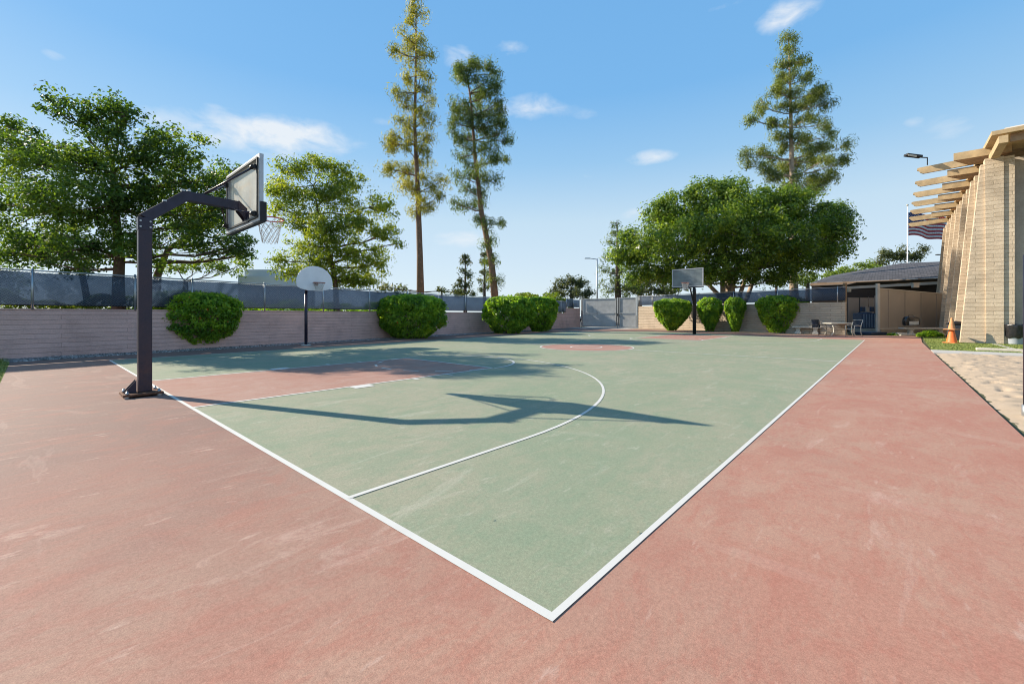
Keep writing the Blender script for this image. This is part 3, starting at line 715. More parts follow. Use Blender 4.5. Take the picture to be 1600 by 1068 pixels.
ARM = [(PY, 2.81), (.30, 3.27), (1.04, 3.27)]
arm = profile_beam([(PY, 2.802), (.26, 3.255), (1.03, 3.235)], .14, .155, HX).build('arm', M['hoop_metal'], hp, bevel=.006)
b = MB(); b.box((HX, PY, 2.70), (.160, .178, .20)); b.build('arm_sleeve', M['hoop_metal'], pole, bevel=.006)
for y, z in ((PY - .06, 2.74), (PY + .06, 2.74), (PY - .06, 2.65), (PY + .06, 2.65)):
    b = MB(); b.tube([(HX + .075, y, z), (HX + .098, y, z)], .014, 8); b.build('bolt', M['galv'], pole)
for (y, z) in ((.22, 3.335), (.30, 3.345), (-.02, 3.115)):
    b = MB(); b.box((HX + .045, y, z), (.07, .05, .03)); b.build('clamp', M['galv'], arm)
# board
BY = 1.22; BXc = HX - .24; BW = 1.87; BZ0, BZ1 = 2.90, 4.06
bb = MB(); bb.box((BXc, BY, (BZ0 + BZ1) / 2), (BW - .06, .014, BZ1 - BZ0 - .06)); board = bb.build('backboard', M['plexi'], hp)
def frame(x, y, z0, z1, w, t, d, m, parent, name='frame'):
    b = MB()
    b.box((x, y, z1 - t / 2), (w, d, t)); b.box((x, y, z0 + t / 2), (w, d, t))
    for s in (-1, 1): b.box((x + s * (w / 2 - t / 2), y, (z0 + z1) / 2), (t, d - .004, z1 - z0 - 2 * t))
    return b.build(name, m, parent)
frame(BXc, BY - .025, BZ0, BZ1, BW, .055, .07, M['alu'], board)
frame(BXc, BY - .072, BZ0 + .055, BZ1 - .055, BW - .11, .03, .024, M['black'], board, 'inner_frame')
b = MB()
b.box((BXc, BY - .01, BZ0 - .012), (BW + .03, .085, .024))
for s in (-1, 1): b.box((BXc + s * (BW / 2 + .010), BY + .002, BZ0 + .16), (.02, .10, .34))
b.build('edge_padding', M['black'], board)
# target square on the front
b = MB(); sy = BY + .0095
for cx, cz, w, h in ((BXc, 3.70, .61, .045), (BXc, 3.26, .61, .045), (BXc - .283, 3.48, .045, .395), (BXc + .283, 3.48, .045, .395)): b.box((cx, sy, cz), (w, .003, h))
b.build('target_square', M['fan'], board)
# braces
BRB = BY - .10
for s in (-1, 1):
    b = MB(); b.tube([(HX + s * .05, .52, 3.345), (BXc + s * .78, BRB, 3.84)], .017, 8); b.build('brace', M['hoop_metal'], hp)
    b = MB(); b.tube([(HX + s * .05, .80, 3.15), (BXc + s * .80, BRB, 3.03)], .013, 8); b.build('brace', M['hoop_metal'], hp)
    for z in (3.84, 3.03):
        b = MB(); b.box((BXc + s * .80, BRB + .005, z), (.09, .05, .08)); b.tube([(BXc + s * .84, BRB - .03, z), (BXc + s * .74, BRB - .03, z)], .028, 8); b.build('bracket', M['black'], board)
b = MB()
for s in (-1, 1):
    x = HX + s * .078
    b.add([(x - .004, 1.02, 3.14), (x - .004, 1.02, 3.33), (x - .004, BRB + .04, 2.96), (x - .004, BRB + .04, 3.20), (x + .004, 1.02, 3.14), (x + .004, 1.02, 3.33), (x + .004, BRB + .04, 2.96), (x + .004, BRB + .04, 3.20)],
          [(0, 1, 3, 2), (4, 6, 7, 5), (0, 2, 6, 4), (2, 3, 7, 6), (3, 1, 5, 7), (1, 0, 4, 5)])
b.box((HX, BRB + .035, 3.04), (.34, .02, .20))
b.build('mounting_plate', M['pole'], arm)
RC = (HX - .22, BY + .42, 3.135)
rim = rim_ring(hp, RC, .235, M['rim'], (HX - .22, BY + .008, 3.135), .0115)
net(hp, (RC[0], RC[1], RC[2] - .028), .225, 3.1, .44, 0, 4, .0042)

# side hoop with fan board, facing +x
PX2 = -17.45; PY2 = 6.25
h2 = thing('basketball_hoop', (PX2, PY2, 0), 'basketball hoop with small rounded white fan board by the left wall', 'basketball hoop')
b = MB(); b.tube([(PX2, PY2, 0), (PX2, PY2, 2.15)], .062, 14); b.tube([(PX2, PY2, 2.15), (PX2 + .06, PY2, 2.4), (PX2 + .25, PY2, 2.62), (PX2 + .62, PY2, 2.74)], .055, 12); b.build('pole', M['hoop_metal'], h2)
b = MB(); b.lathe((PX2, PY2, 0), [(0, .02), (.18, .02), (.2, 0)], 16); b.build('footing', M['concrete_obj'], h2)
fx = PX2 + .72
prof = []
for t in range(0, 181, 10): prof.append((-.74 * math.cos(R(t)), .28 + .72 * math.sin(R(t)) ** .9 if 0 < t < 180 else .28))
prof += [(.70, .14), (.58, .07), (.30, .0), (-.30, .0), (-.58, .07), (-.70, .14)]
b = MB(); z0 = 2.27; n = len(prof)
b.add([(fx, PY2 + .05 + y, z0 + z) for y, z in prof] + [(fx + .03, PY2 + .05 + y, z0 + z) for y, z in prof], [tuple(range(n)), tuple(range(n, 2 * n))[::-1]] + [(i, i + n, (i + 1) % n + n, (i + 1) % n) for i in range(n)])
fb = b.build('backboard', M['fan'], h2, bevel=.006)
b = MB(); b.tube([(fx + .001, PY2 + .05 + y * .985, z0 + .008 + z * .985) for y, z in prof] + [(fx + .001, PY2 + .05 + prof[0][0] * .985, z0 + .008 + prof[0][1] * .985)], .016, 6, cap=False); b.build('rolled_edge', M['fan'], fb)
b = MB()
for s in (-1, 1): b.bar((PX2 + .62, PY2, 2.72), (fx - .01, PY2 + .05 + s * .25, 2.9), .04, .02); b.bar((PX2 + .45, PY2, 2.66), (fx - .01, PY2 + .05 + s * .2, 2.45), .04, .02)
b.build('brace', M['hoop_metal'], h2)
rc2 = (fx + .03 + .30, PY2 + .08, 2.58)
rim_ring(h2, rc2, .23, M['rim_old'], (fx + .035, PY2 + .08, 2.58), .013)
net(h2, (rc2[0], rc2[1], rc2[2] - .03), .21, 2.5, .27, 0, 5, .005)

# far hoop (gooseneck), facing -y
p3 = gp(1085, 522); PX3, PY3 = p3.x, p3.y
h3 = thing('basketball_hoop', (PX3, PY3, 0), 'far black pole basketball hoop with grey rectangular board before the big dense tree', 'basketball hoop')
b = MB(); b.tube([(PX3, PY3, 0), (PX3, PY3, 2.75), (PX3, PY3 - .05, 3.05)], [.11, .11, .10], 16); b.tube([(PX3, PY3 - .03, 3.0), (PX3, PY3 - .25, 3.3), (PX3, PY3 - .7, 3.45), (PX3, PY3 - 1.15, 3.5)], .07, 12)
b.build('pole', M['black'], h3)
b = MB(); b.tube([(PX3, PY3, 1.9), (PX3, PY3 - .35, 2.35), (PX3 , PY3 - .75, 2.95), (PX3, PY3 - 1.15, 3.12)], .05, 10); b.build('brace', M['black'], h3)
by3 = PY3 - 1.22; bx3 = PX3 - .02; c0, c1 = 3.06, 4.22
b = MB(); b.box((bx3, by3, (c0 + c1) / 2), (1.84, .016, c1 - c0 - .06)); bd3 = b.build('backboard', M['plexi_far'], h3)
frame(bx3, by3, c0, c1, 1.95, .055, .06, M['alu'], bd3)
b = MB(); b.box((bx3, by3, c0 - .03), (1.98, .09, .055)); b.build('edge_padding', M['black'], bd3)
rc3 = (bx3, by3 - .40, 3.3)
rim_ring(h3, rc3, .23, M['rim_old'], (bx3, by3 - .04, 3.3), .016)
net(h3, (rc3[0], rc3[1], rc3[2] - .03), .21, 2.5, .42, 0, 6, .008)

# ------------------------------------------------------------------ foliage
def unit(n):
    v = rng.normal(size=(n, 3)); return v / np.linalg.norm(v, axis=1, keepdims=True)
def leaf_quads(C, size, width, up_bias=.4, out=None, droop=None):
    """diamond leaves at centres C"""
    n = len(C); nrm = unit(n); nrm[:, 2] += up_bias
    if out is not None: nrm += out * .7
    nrm /= np.linalg.norm(nrm, axis=1, keepdims=True)
    t = unit(n)
    if droop is not None: t += np.array(droop)
    t -= nrm * (t * nrm).sum(1, keepdims=True); t /= np.linalg.norm(t, axis=1, keepdims=True) + 1e-9
    s = np.cross(nrm, t); L_ = (size * (.65 + .7 * rng.random(n)))[:, None]; W_ = L_ * (width / size)
    V = np.stack([C - t * L_ / 2, C + s * W_ / 2 - t * L_ * .06, C + t * L_ / 2, C - s * W_ / 2 - t * L_ * .06], 1)
    V[:, 2, 2] -= L_[:, 0] * .12
    return V
def blob_clumps(blobs, Z0, per_m3, shell=2.4, minn=4):
    """blobs: (px,py,rx,ry,dz[,ry-depth]) -> clump centres, outward dirs, blob centres"""
    C = []; O = []; B = []
    for bl in blobs:
        px, py, rx, ry, dz = bl[:5]; Z = Z0 + dz; c = at(px, py, Z); a = rx / F * Z; h = ry / F * Z; d = bl[5] if len(bl) > 5 else (a + h) / 2
        n = max(minn, int(per_m3 * (a * h * d) ** (2 / 3)))
        u = unit(n); r = rng.random(n) ** (1 / shell)
        q = u * r[:, None] * (1 + .12 * rng.normal(size=(n, 1)))
        W_ = np.outer(q[:, 0] * a, np.array(RGT)) + np.outer(q[:, 1] * d, np.array(FWD)) + np.outer(q[:, 2] * h, np.array((0, 0, 1)))
        C.append(np.array(c) + W_); O.append(u[:, :1] * np.array(RGT) + u[:, 1:2] * np.array(FWD) + u[:, 2:] * np.array((0, 0, 1)))
        B += [(c, a, h, d)] 
    return C, O, B
def limb(b, p0, p1, r0, r1, wob=.08, n=5, sag=0, seed=0, sides=7):
    rr = random.Random(seed); p0 = Vector(p0); p1 = Vector(p1); L_ = (p1 - p0).length; pts = []; rs = []
    off = Vector((0, 0, 0))
    for i in range(n + 1):
        t = i / n
        if 0 < i < n: off = Vector((rr.uniform(-1, 1), rr.uniform(-1, 1), rr.uniform(-.5, .5))) * wob * L_ * .5
        elif i == n: off = Vector((0, 0, 0))
        pts.append(p0.lerp(p1, t) + off + Vector((0, 0, -sag * L_ * 4 * t * (1 - t)))); rs.append(r0 * (1 - t) ** .8 + r1 * (1 - (1 - t) ** .8))
    b.tube(pts, rs, sides); return pts
def tree(name, label, cat, Z0, trunk, blobs, lm, bark, leaf=.14, lw=.065, clump=.42, per_clump=34, dens=26, up=.4, droop=None,
         flatz=.6, fork=None, group=None, twigs=3, shell=2.4, seed=1, limb_r=.35, gaps=0, sway=None, tight=.55):
    """trunk: list of (px,py,Z,radius) from base up"""
    P = [at(px, py, Z) for px, py, Z, r in trunk]
    base = Vector((P[0].x, P[0].y, 0))
    t = thing(name, base, label, cat, group)
    b = MB(); pts = [base] + P[1:] if abs(P[0].z) < 2 else [base] + P
    rs = [trunk[0][3] * 1.25] + [q[3] for q in (trunk[1:] if abs(P[0].z) < 2 else trunk)]
    b.tube(pts, rs, 12)
    C, O, B = blob_clumps(blobs, Z0, dens, shell)
    tp = [p for p in pts]
    rr = random.Random(seed)
    for i, (c, a, h, d) in enumerate(B):
        # from the trunk point a little below the blob centre
        best = None
        for k in range(len(tp) - 1):
            for s in (0, .25, .5, .75, 1.0):
                q = tp[k].lerp(tp[k + 1], s)
                if fork is not None and q.z < fork: continue
                cost = (q - c).length + (1.2 * max(0, q.z - c.z + .1)) - .0
                if best is None or cost < best[0]: best = (cost, q, rs[k] * (1 - s) + rs[k + 1] * s)
        if best is None: best = (0, tp[-1], rs[-1])
        _, q, rq = best
        r0 = min(rq * .75, limb_r * (a + h) * .06 + .03)
        lp = limb(b, q, c, r0, r0 * .3, .10, 5, .04, seed + i)
        for k in range(min(twigs * 3, len(C[i]))):
            e = Vector(C[i][rr.randrange(len(C[i]))]); limb(b, lp[rr.choice((2, 3, 4, 5))], e, r0 * .3, .008, .12, 3, 0, seed * 7 + k, 5)
    b.build('trunk', bark, t)
    CC = np.concatenate(C); OO = np.concatenate(O); n = len(CC)
    if gaps:
        k = rng.random(n) > gaps; CC = CC[k]; OO = OO[k]; n = len(CC)
    sz = clump * (.55 + .9 * rng.random(n)); cnt = per_clump
    cen = np.repeat(CC, cnt, 0); out = np.repeat(OO, cnt, 0) * .6; s = np.repeat(sz, cnt)[:, None]
    g = rng.normal(size=(n * cnt, 3)); g *= np.minimum(1, 1.9 / (np.linalg.norm(g, axis=1, keepdims=True) + 1e-6)) * tight; g[:, 2] *= flatz
    pos = cen + g * s
    out = out + 1.5 * g / (np.linalg.norm(g, axis=1, keepdims=True) + 1e-6)
    if sway is not None: pos += np.abs(g[:, :1]) * s * np.array(sway)
    V = leaf_quads(pos, leaf, lw, up, out, droop)
    fastmesh('crown', V, 4, lm, t)
    return t

# big tree on the left behind the fence
LT = 15.3
tree('broadleaf_tree', 'big dark green leafy tree with several leaning trunks behind the left fence', 'tree', LT,
     [(186, 560, LT, .20), (185, 440, LT, .17), (187, 400, LT, .15), (180, 330, LT, .12), (175, 250, LT, .07)],
     [(150, 185, 62, 34, -.9), (100, 165, 36, 16, -1.0), (190, 175, 30, 24, -1.0), (185, 165, 16, 12, -.3), (215, 240, 60, 40, -.5), (140, 250, 75, 46, -1.0), (60, 255, 66, 52, 0), (15, 235, 40, 48, .6), (10, 195, 18, 20, .4),
      (10, 320, 48, 44, .3), (90, 320, 78, 46, -1.2), (180, 320, 78, 50, -.9), (250, 300, 66, 50, .2), (280, 240, 44, 40, -.1), (300, 285, 34, 40, .3), (255, 215, 36, 22, -.2),
      (60, 385, 70, 32, .2), (140, 385, 70, 34, -1.0), (215, 375, 60, 36, -.3), (290, 350, 46, 34, .4), (330, 380, 46, 30, .8), (372, 385, 24, 24, 1.0), (20, 395, 28, 22, 0),
      (345, 290, 28, 34, 1.2), (345, 335, 34, 28, 1.0), (100, 415, 46, 14, .3), (250, 405, 24, 16, .6)],
     M['leaf_dark'], M['bark'], .125, .058, .36, 62, 32, .3, (-.9, -.5, .25), .7, None, None, 3, 2.0, 3, sway=(-.25, -.15, .1))
# leaning second and third stem (part of the same tree family, own trees)
tree('broadleaf_tree', 'leafy tree whose forked stem leans right just behind the near hoop pole', 'tree', 17.8,
     [(238, 560, 17.8, .16), (246, 430, 17.8, .14), (262, 390, 17.8, .10), (300, 365, 17.8, .06)],
     [(300, 345, 38, 30, 0), (270, 320, 34, 26, .5), (335, 350, 34, 30, .4), (368, 400, 26, 16, 0), (350, 265, 20, 16, .5), (345, 305, 26, 30, .3), (388, 372, 14, 18, 0)],
     M['leaf_dark'], M['bark'], .13, .06, .34, 48, 28, .3, (-.7, -.4, .2), .6, 2.4, None, 3, 2.0, 8, .9)
tree('broadleaf_tree', 'stem leaning left under the big dark tree at the left fence', 'tree', 17.4,
     [(150, 560, 17.4, .12), (128, 425, 17.4, .10), (112, 395, 17.4, .07)],
     [(90, 372, 44, 20, 0), (50, 398, 44, 16, .3), (120, 350, 34, 26, .5), (25, 365, 30, 24, .6)],
     M['leaf_dark'], M['bark'], .13, .06, .34, 48, 26, .3, (-.7, -.4, .2), .6, 2.2, None, 3, 2.0, 9)
ET = 25.5
tree('broadleaf_tree', 'bright yellow green feathery tree between the near hoop rim and the tall pines', 'tree', ET,
     [(528, 500, ET, .17), (524, 440, ET, .14), (516, 400, ET, .11), (500, 350, ET, .08), (490, 290, ET, .04)],
     [(455, 262, 34, 16, 0), (500, 258, 44, 18, 0), (545, 285, 34, 26, .5), (470, 300, 50, 26, -.5), (520, 305, 46, 30, -.6), (440, 290, 22, 16, .3), (430, 325, 20, 14, .5), (470, 345, 40, 26, 0), (515, 355, 46, 34, -1.2),
      (560, 345, 36, 34, .3), (595, 320, 28, 24, .8), (600, 365, 24, 26, .8), (590, 410, 22, 24, .6), (550, 400, 42, 34, 0), (500, 400, 44, 26, -.6), (480, 380, 28, 20, .2), (440, 405, 26, 11, .2), (455, 425, 34, 12, .4), (545, 435, 50, 18, .3), (500, 430, 40, 16, 0), (575, 440, 30, 10, 0), (618, 380, 12, 8, .4)],
     M['leaf_bright'], M['bark'], .16, .065, .40, 48, 31, .3, (-.2, 0, -.5), .7, None, None, 3, 2.0, 5)

# pines
def pine(label, Z, trunk, blobs, lm, seed, leaf=.34, lw=.05, dens=19, per=60, clump=.52, droop=(0, 0, -.8), bark='bark_red', gaps=.0):
    return tree('pine_tree', label, 'tree', Z, trunk, blobs, M[lm], M[bark], leaf, lw, clump, per, dens, .25, droop, 1.05, None, None, 3, 2.2, seed, .30, gaps)
r1 = random.Random(11)
def pine_blobs(axis, spec, seed):
    """axis: [(px,py)...] trunk line; spec: [(y, left, right, ry)] branches either side"""
    rr = random.Random(seed); out = []
    for y, lft, rgt, ry in spec:
        # axis x at y
        for (x0, y0), (x1, y1) in zip(axis, axis[1:]):
            if min(y0, y1) <= y <= max(y0, y1): ax = x0 + (x1 - x0) * (y - y0) / (y1 - y0)
        for ext, sg in ((lft, -1), (rgt, 1)):
            if ext <= 0: continue
            k = max(1, round(ext / (ry * 1.8)))
            for j in range(k):
                f = (j + .6) / k
                if rr.random() < .09 and f > .3: continue
                out.append((ax + sg * ext * f * rr.uniform(.78, 1.0), y + rr.uniform(-.7, .7) * ry - ry * .5 * f, ext / k * rr.uniform(.45, .75), ry * rr.uniform(.6, 1.15), rr.uniform(-1, 1) * (1 - f * .5) * (2.2 * ext / 60)))
    return out
AX1 = [(658, 470), (653, 330), (648, 200), (650, 90), (650, 0)]
pine('slender yellowish pine, taller left one of the two tall pines behind the wall', 36,
     [(658, 500, 36, .30), (656, 400, 36, .26), (653, 300, 36, .20), (648, 200, 36, .14), (650, 90, 36, .08), (650, 8, 36, .03)],
     pine_blobs(AX1, [(8, 4, 6, 6), (22, 8, 16, 8), (40, 18, 20, 9), (60, 26, 20, 9), (80, 36, 24, 10), (100, 30, 28, 10), (122, 22, 30, 10), (146, 40, 24, 9), (168, 22, 30, 11), (190, 30, 32, 12), (212, 44, 34, 13), (236, 60, 40, 13), (262, 54, 44, 12), (286, 26, 48, 11), (306, 6, 46, 9), (328, 14, 30, 7)], 3),
     'needle_y', 21)
AX2 = [(776, 470), (752, 330), (742, 230), (735, 130), (726, 96)]
pine('dark green leaning pine, shorter right one of the two tall pines behind the wall', 38,
     [(778, 500, 38, .32), (768, 410, 38, .27), (752, 330, 38, .22), (742, 240, 38, .15), (736, 160, 38, .09), (728, 104, 38, .04)],
     pine_blobs(AX2, [(103, 16, 26, 9), (112, 26, 40, 10), (126, 30, 50, 11), (142, 32, 54, 12), (160, 34, 56, 12), (176, 36, 56, 12), (192, 38, 56, 12), (208, 38, 56, 12), (232, 38, 66, 12), (256, 36, 52, 11), (278, 40, 36, 10), (300, 30, 10, 8), (318, 52, 6, 7), (345, 24, 4, 8), (350, 0, 34, 8), (385, 4, 14, 12), (415, 10, 12, 10), (440, 8, 14, 9)], 5),
     'needle_g', 22, bark='bark_red')
AX3 = [(1240, 445), (1238, 300), (1236, 150), (1232, 55)]
pine('tall pale green pine rising alone behind the big dense round tree', 46,
     [(1241, 500, 46, .42), (1240, 420, 46, .36), (1238, 300, 46, .27), (1236, 200, 46, .18), (1234, 110, 46, .10), (1232, 62, 46, .04)],
     pine_blobs(AX3, [(62, 8, 14, 7), (80, 14, 12, 9), (102, 22, 34, 10), (124, 26, 38, 11), (148, 34, 60, 11), (168, 64, 62, 11), (192, 70, 64, 10), (214, 30, 70, 11), (238, 80, 96, 11), (258, 78, 100, 11), (280, 50, 76, 10), (296, 20, 60, 8)], 9),
     'needle_r', 23, leaf=.40, lw=.06, bark='bark_pale')

# big ficus
FT = 37.5
tree('ficus_tree', 'huge dense dark green round crowned tree with pale forked trunks behind the back wall', 'tree', FT,
     [(1142, 520, FT, .5), (1140, 450, FT, .42), (1135, 420, FT, .35), (1128, 380, FT, .25)],
     [(1115, 312, 44, 28, 0), (1150, 322, 50, 34, -1.5), (1070, 330, 46, 30, 0), (1040, 352, 34, 34, .5), (1010, 385, 44, 26, 0), (985, 395, 28, 22, .5), (1060, 380, 60, 36, -2.5), (1120, 360, 60, 44, -3), (1170, 370, 60, 44, -2.5),
      (1205, 330, 44, 30, -1), (1240, 325, 44, 30, -.5), (1280, 345, 40, 30, 0), (1305, 365, 24, 40, .4), (1230, 370, 56, 40, -1.5), (1290, 395, 34, 24, 0), (1250, 405, 50, 26, -.6), (1190, 415, 50, 24, -1), (1130, 418, 50, 22, -2), (1080, 420, 44, 20, -1.5), (1030, 425, 42, 18, 0), (1300, 330, 22, 14, .5), (1225, 303, 26, 12, 0), (1130, 292, 24, 10, 0), (1000, 425, 18, 16, 0), (1058, 440, 26, 9, -1), (1215, 434, 30, 9, -1), (1165, 432, 22, 8, -2), (1045, 315, 15, 11, 0), (1090, 292, 18, 10, 0), (1150, 288, 16, 9, 0), (1192, 300, 15, 9, 0), (1262, 306, 20, 10, 0), (1312, 334, 14, 13, 0), (1325, 362, 10, 14, 0), (985, 370, 16, 12, 0), (966, 396, 13, 12, 0), (1022, 345, 12, 14, -.5), (985, 432, 16, 10, 0), (1030, 330, 22, 14, .3)],
     M['ficus'], M['bark_pale'], .21, .12, .78, 78, 15, .5, None, .8, None, None, 3, 3.6, 12, .5, tight=.47)
# extra pale stems of the ficus are part of its trunk mesh
b = MB()
fb0 = at(1142, 470, FT)
for i, (px, py, dz) in enumerate(((1128, 432, -.5), (1165, 425, 0), (1105, 425, .6), (1185, 428, .4), (1150, 415, -1))):
    limb(b, (fb0.x, fb0.y, 0), at(px, py, FT + dz), .26, .14, .12, 5, 0, 40 + i)
ft = [o for o in bpy.data.objects if o.name == 'ficus_tree'][0]
b.build('limb', M['bark_pale'], ft)

def small(name, label, Z, trunk, blobs, lm, seed, leaf=.3, lw=.12, clump=.6, per=26, dens=14, droop=None, group=None, bark='bark', cat='tree'):
    return tree(name, label, cat, Z, trunk, blobs, M[lm], M[bark], leaf, lw, clump, per, dens, .3, droop, .8, None, group, 2, 2.2, seed, .3)
small('conifer_tree', 'small dark pointed conifer far away left of the leaning pine trunk', 70, [(727, 500, 70, .3), (727, 402, 70, .06)],
      pine_blobs([(727, 470), (727, 396)], [(402, 3, 4, 4), (412, 7, 7, 4), (424, 10, 10, 5), (436, 13, 12, 5), (448, 16, 15, 5), (458, 20, 17, 5)], 4), 'far_leaf', 31, .45, .14)
small('conifer_tree', 'small dark conifer far away half hidden by the leaning pine trunk', 72, [(757, 500, 72, .3), (757, 398, 72, .06)],
      pine_blobs([(757, 470), (757, 392)], [(399, 3, 4, 4), (410, 5, 6, 4), (424, 7, 8, 5), (438, 9, 9, 5), (452, 10, 10, 5)], 6), 'far_leaf', 32, .45, .14)
small('eucalyptus_tree', 'loose olive green tree in the distance left of the lamp post beyond the gate', 75, [(893, 500, 75, .4), (893, 450, 75, .2)],
      [(880, 445, 14, 10, 0), (895, 438, 12, 9, 0), (908, 445, 13, 10, 1), (870, 456, 12, 8, 0), (893, 458, 18, 8, -1), (915, 458, 12, 9, 0)], 'far_leaf', 33, .5, .16, .8)
small('conifer_tree', 'ragged grey green conifer at the left edge of the big round tree', 52, [(966, 500, 52, .4), (965, 400, 52, .2), (964, 346, 52, .04)],
      pine_blobs([(966, 480), (964, 340)], [(350, 4, 6, 6), (366, 12, 10, 6), (384, 18, 14, 7), (404, 26, 20, 7), (424, 30, 26, 8), (444, 34, 34, 8), (456, 34, 44, 7)], 7), 'needle_g', 34, .42, .08, .6, 30)
small('leafy_tree', 'low olive tree filling the gap left of the far backboard', 60, [(1000, 500, 60, .3), (1000, 455, 60, .2)],
      [(990, 452, 24, 10, 0), (1018, 450, 20, 12, 0), (1040, 455, 26, 8, 2), (1030, 430, 10, 14, 0)], 'far_leaf', 35, .45, .15)
small('shrubby_tree', 'yellow green tree top just left of the shingled roof', 55, [(1262, 500, 55, .3), (1262, 440, 55, .2)],
      [(1262, 433, 12, 8, 0), (1256, 442, 9, 6, 0), (1272, 436, 8, 6, 0)], 'hedge_y', 36, .4, .15)
small('leafy_tree', 'yellow green rounded tree rising behind the left slope of the shingled roof', 62, [(1320, 500, 62, .3), (1320, 440, 62, .2)],
      [(1300, 430, 16, 8, 0), (1322, 424, 18, 9, 0), (1350, 416, 14, 9, 0), (1340, 428, 20, 8, 0), (1366, 420, 12, 8, 1)], 'hedge_y', 37, .4, .15)
small('leafy_tree', 'olive tree behind the roof just left of the flagpole', 80, [(1392, 500, 80, .3), (1392, 420, 80, .2)],
      [(1385, 397, 11, 8, 0), (1400, 402, 12, 9, 0), (1412, 396, 7, 10, 0), (1378, 408, 10, 7, 0)], 'far_leaf', 38, .5, .16, .8)
small('leafy_tree', 'small upright olive tree behind the roof just right of the flagpole', 80, [(1437, 500, 80, .3), (1437, 420, 80, .2)],
      [(1440, 392, 7, 8, 0), (1434, 400, 8, 8, 0), (1424, 402, 5, 7, 0)], 'far_leaf', 39, .5, .16, .8)
small('leafy_tree', 'low yellow green tree top above the fence right of the near hoop pole', 45, [(290, 500, 45, .3), (290, 440, 45, .2)],
      [(275, 418, 22, 8, 0), (310, 412, 20, 11, 0), (345, 418, 22, 10, 0), (378, 412, 12, 18, 0)], 'hedge_y', 51, .35, .14)
small('leafy_tree', 'low distant green tree top over the fence below the tallest pine', 48, [(690, 500, 48, .2), (690, 455, 48, .1)],
      [(625, 452, 16, 5, 0), (690, 454, 12, 5, 0), (600, 448, 14, 7, 0), (712, 456, 10, 5, 0)], 'far_leaf', 52, .4, .14)
small('leafy_tree', 'dim leafy tree seen through the windscreen at the left edge', 30, [(-60, 520, 30, .3), (-60, 440, 30, .2)],
      [(-40, 430, 60, 34, 0), (10, 440, 30, 24, 0), (-80, 400, 60, 40, 0)], 'leaf_dark', 53, .25, .1)
# fan palm between tree and roof
pz = 58; pb = at(1213, 500, pz); pt = thing('palm_tree', (pb.x, pb.y, 0), 'small pale fan palm under the right side of the big round tree', 'tree')
pc = at(1213, 440, pz); b = MB(); b.tube([(pb.x, pb.y, 0), pc], [.22, .16], 10); b.build('trunk', M['bark'], pt)
fr = []
for k in range(46):
    a = rng.random() * 6.28; e = rng.uniform(-.5, 1.3); d = np.array([math.cos(a) * math.cos(e), math.sin(a) * math.cos(e), math.sin(e)]); c = np.array(pc); L_ = rng.uniform(.9, 1.3)
    hub = c + d * L_ * .55; s = np.cross(d, [0, 0, 1]); s /= np.linalg.norm(s) + 1e-6; u = np.cross(s, d)
    for j in range(11):
        t = (j - 5) / 5 * 1.2; v = d * math.cos(t) + s * math.sin(t); w = np.cross(v, u) * .035
        tip = hub + v * L_ * .6 + np.array([0, 0, -.12]); fr.append([hub - w * .3, hub + v * L_ * .3 - w, tip, hub + v * L_ * .3 + w])
    fr.append([c - s * .015, c + s * .015, hub + s * .01, hub - s * .01])
fastmesh('crown', np.array(fr), 4, M['far_leaf'], pt)

# hedges behind the left wall
def hedge(label, pts, h, th, lm, n, leaf, z0=0, name='hedge'):
    a = np.array((*pts[0], 0)); b2 = np.array((*pts[1], 0)); t = thing(name, (float(a[0]), float(a[1]), 0), label, 'hedge')
    d = b2 - a; L_ = np.linalg.norm(d); nn = np.array([-d[1], d[0], 0]) / L_
    s = rng.random(n); w = (rng.random(n) - .5) * th; top = h * (.93 + .1 * np.sin(s * L_ * 2.1) + .05 * np.sin(s * L_ * 5.3)); z = top * (1 - rng.random(n) ** 2 * .9)
    C = a + d * s[:, None] + nn * w[:, None]; C[:, 2] = z
    fastmesh('foliage', leaf_quads(C, leaf, leaf * .5, .5), 4, lm, t)
    b = MB(); 
    for k in range(int(L_ / 1.2)):
        q = a + d * (k + .5) / int(L_ / 1.2); b.tube([(q[0], q[1], 0), (q[0], q[1], h * .8)], .03, 6)
    b.tube([tuple(a + np.array([0, 0, .02])), tuple(b2 + np.array([0, 0, .02]))], .03, 6); b.build('stem', M['bark'], t); return t  # the tube along the ground is added only to join the stems
hedge('yellow green clipped hedge seen through the windscreen at far left', ((-21.5, -6), (-22.2, 3.8)), 2.0, 1.2, M['hedge_y'], 26000, .11)
hedge('low green hedge behind the left fence, between the near pole and the fan board', ((-22.8, 4.2), (-26, 20)), 1.95, 1.2, M['shrub'], 22000, .13)
hp1, hp2 = flat(812, 42), flat(884, 45)
hedge('bright green clipped hedge top showing above the wall left of the gate', ((hp1.x, hp1.y), (hp2.x, hp2.y)), 3.3, 2.5, M['hedge_y'], 9000, .2)

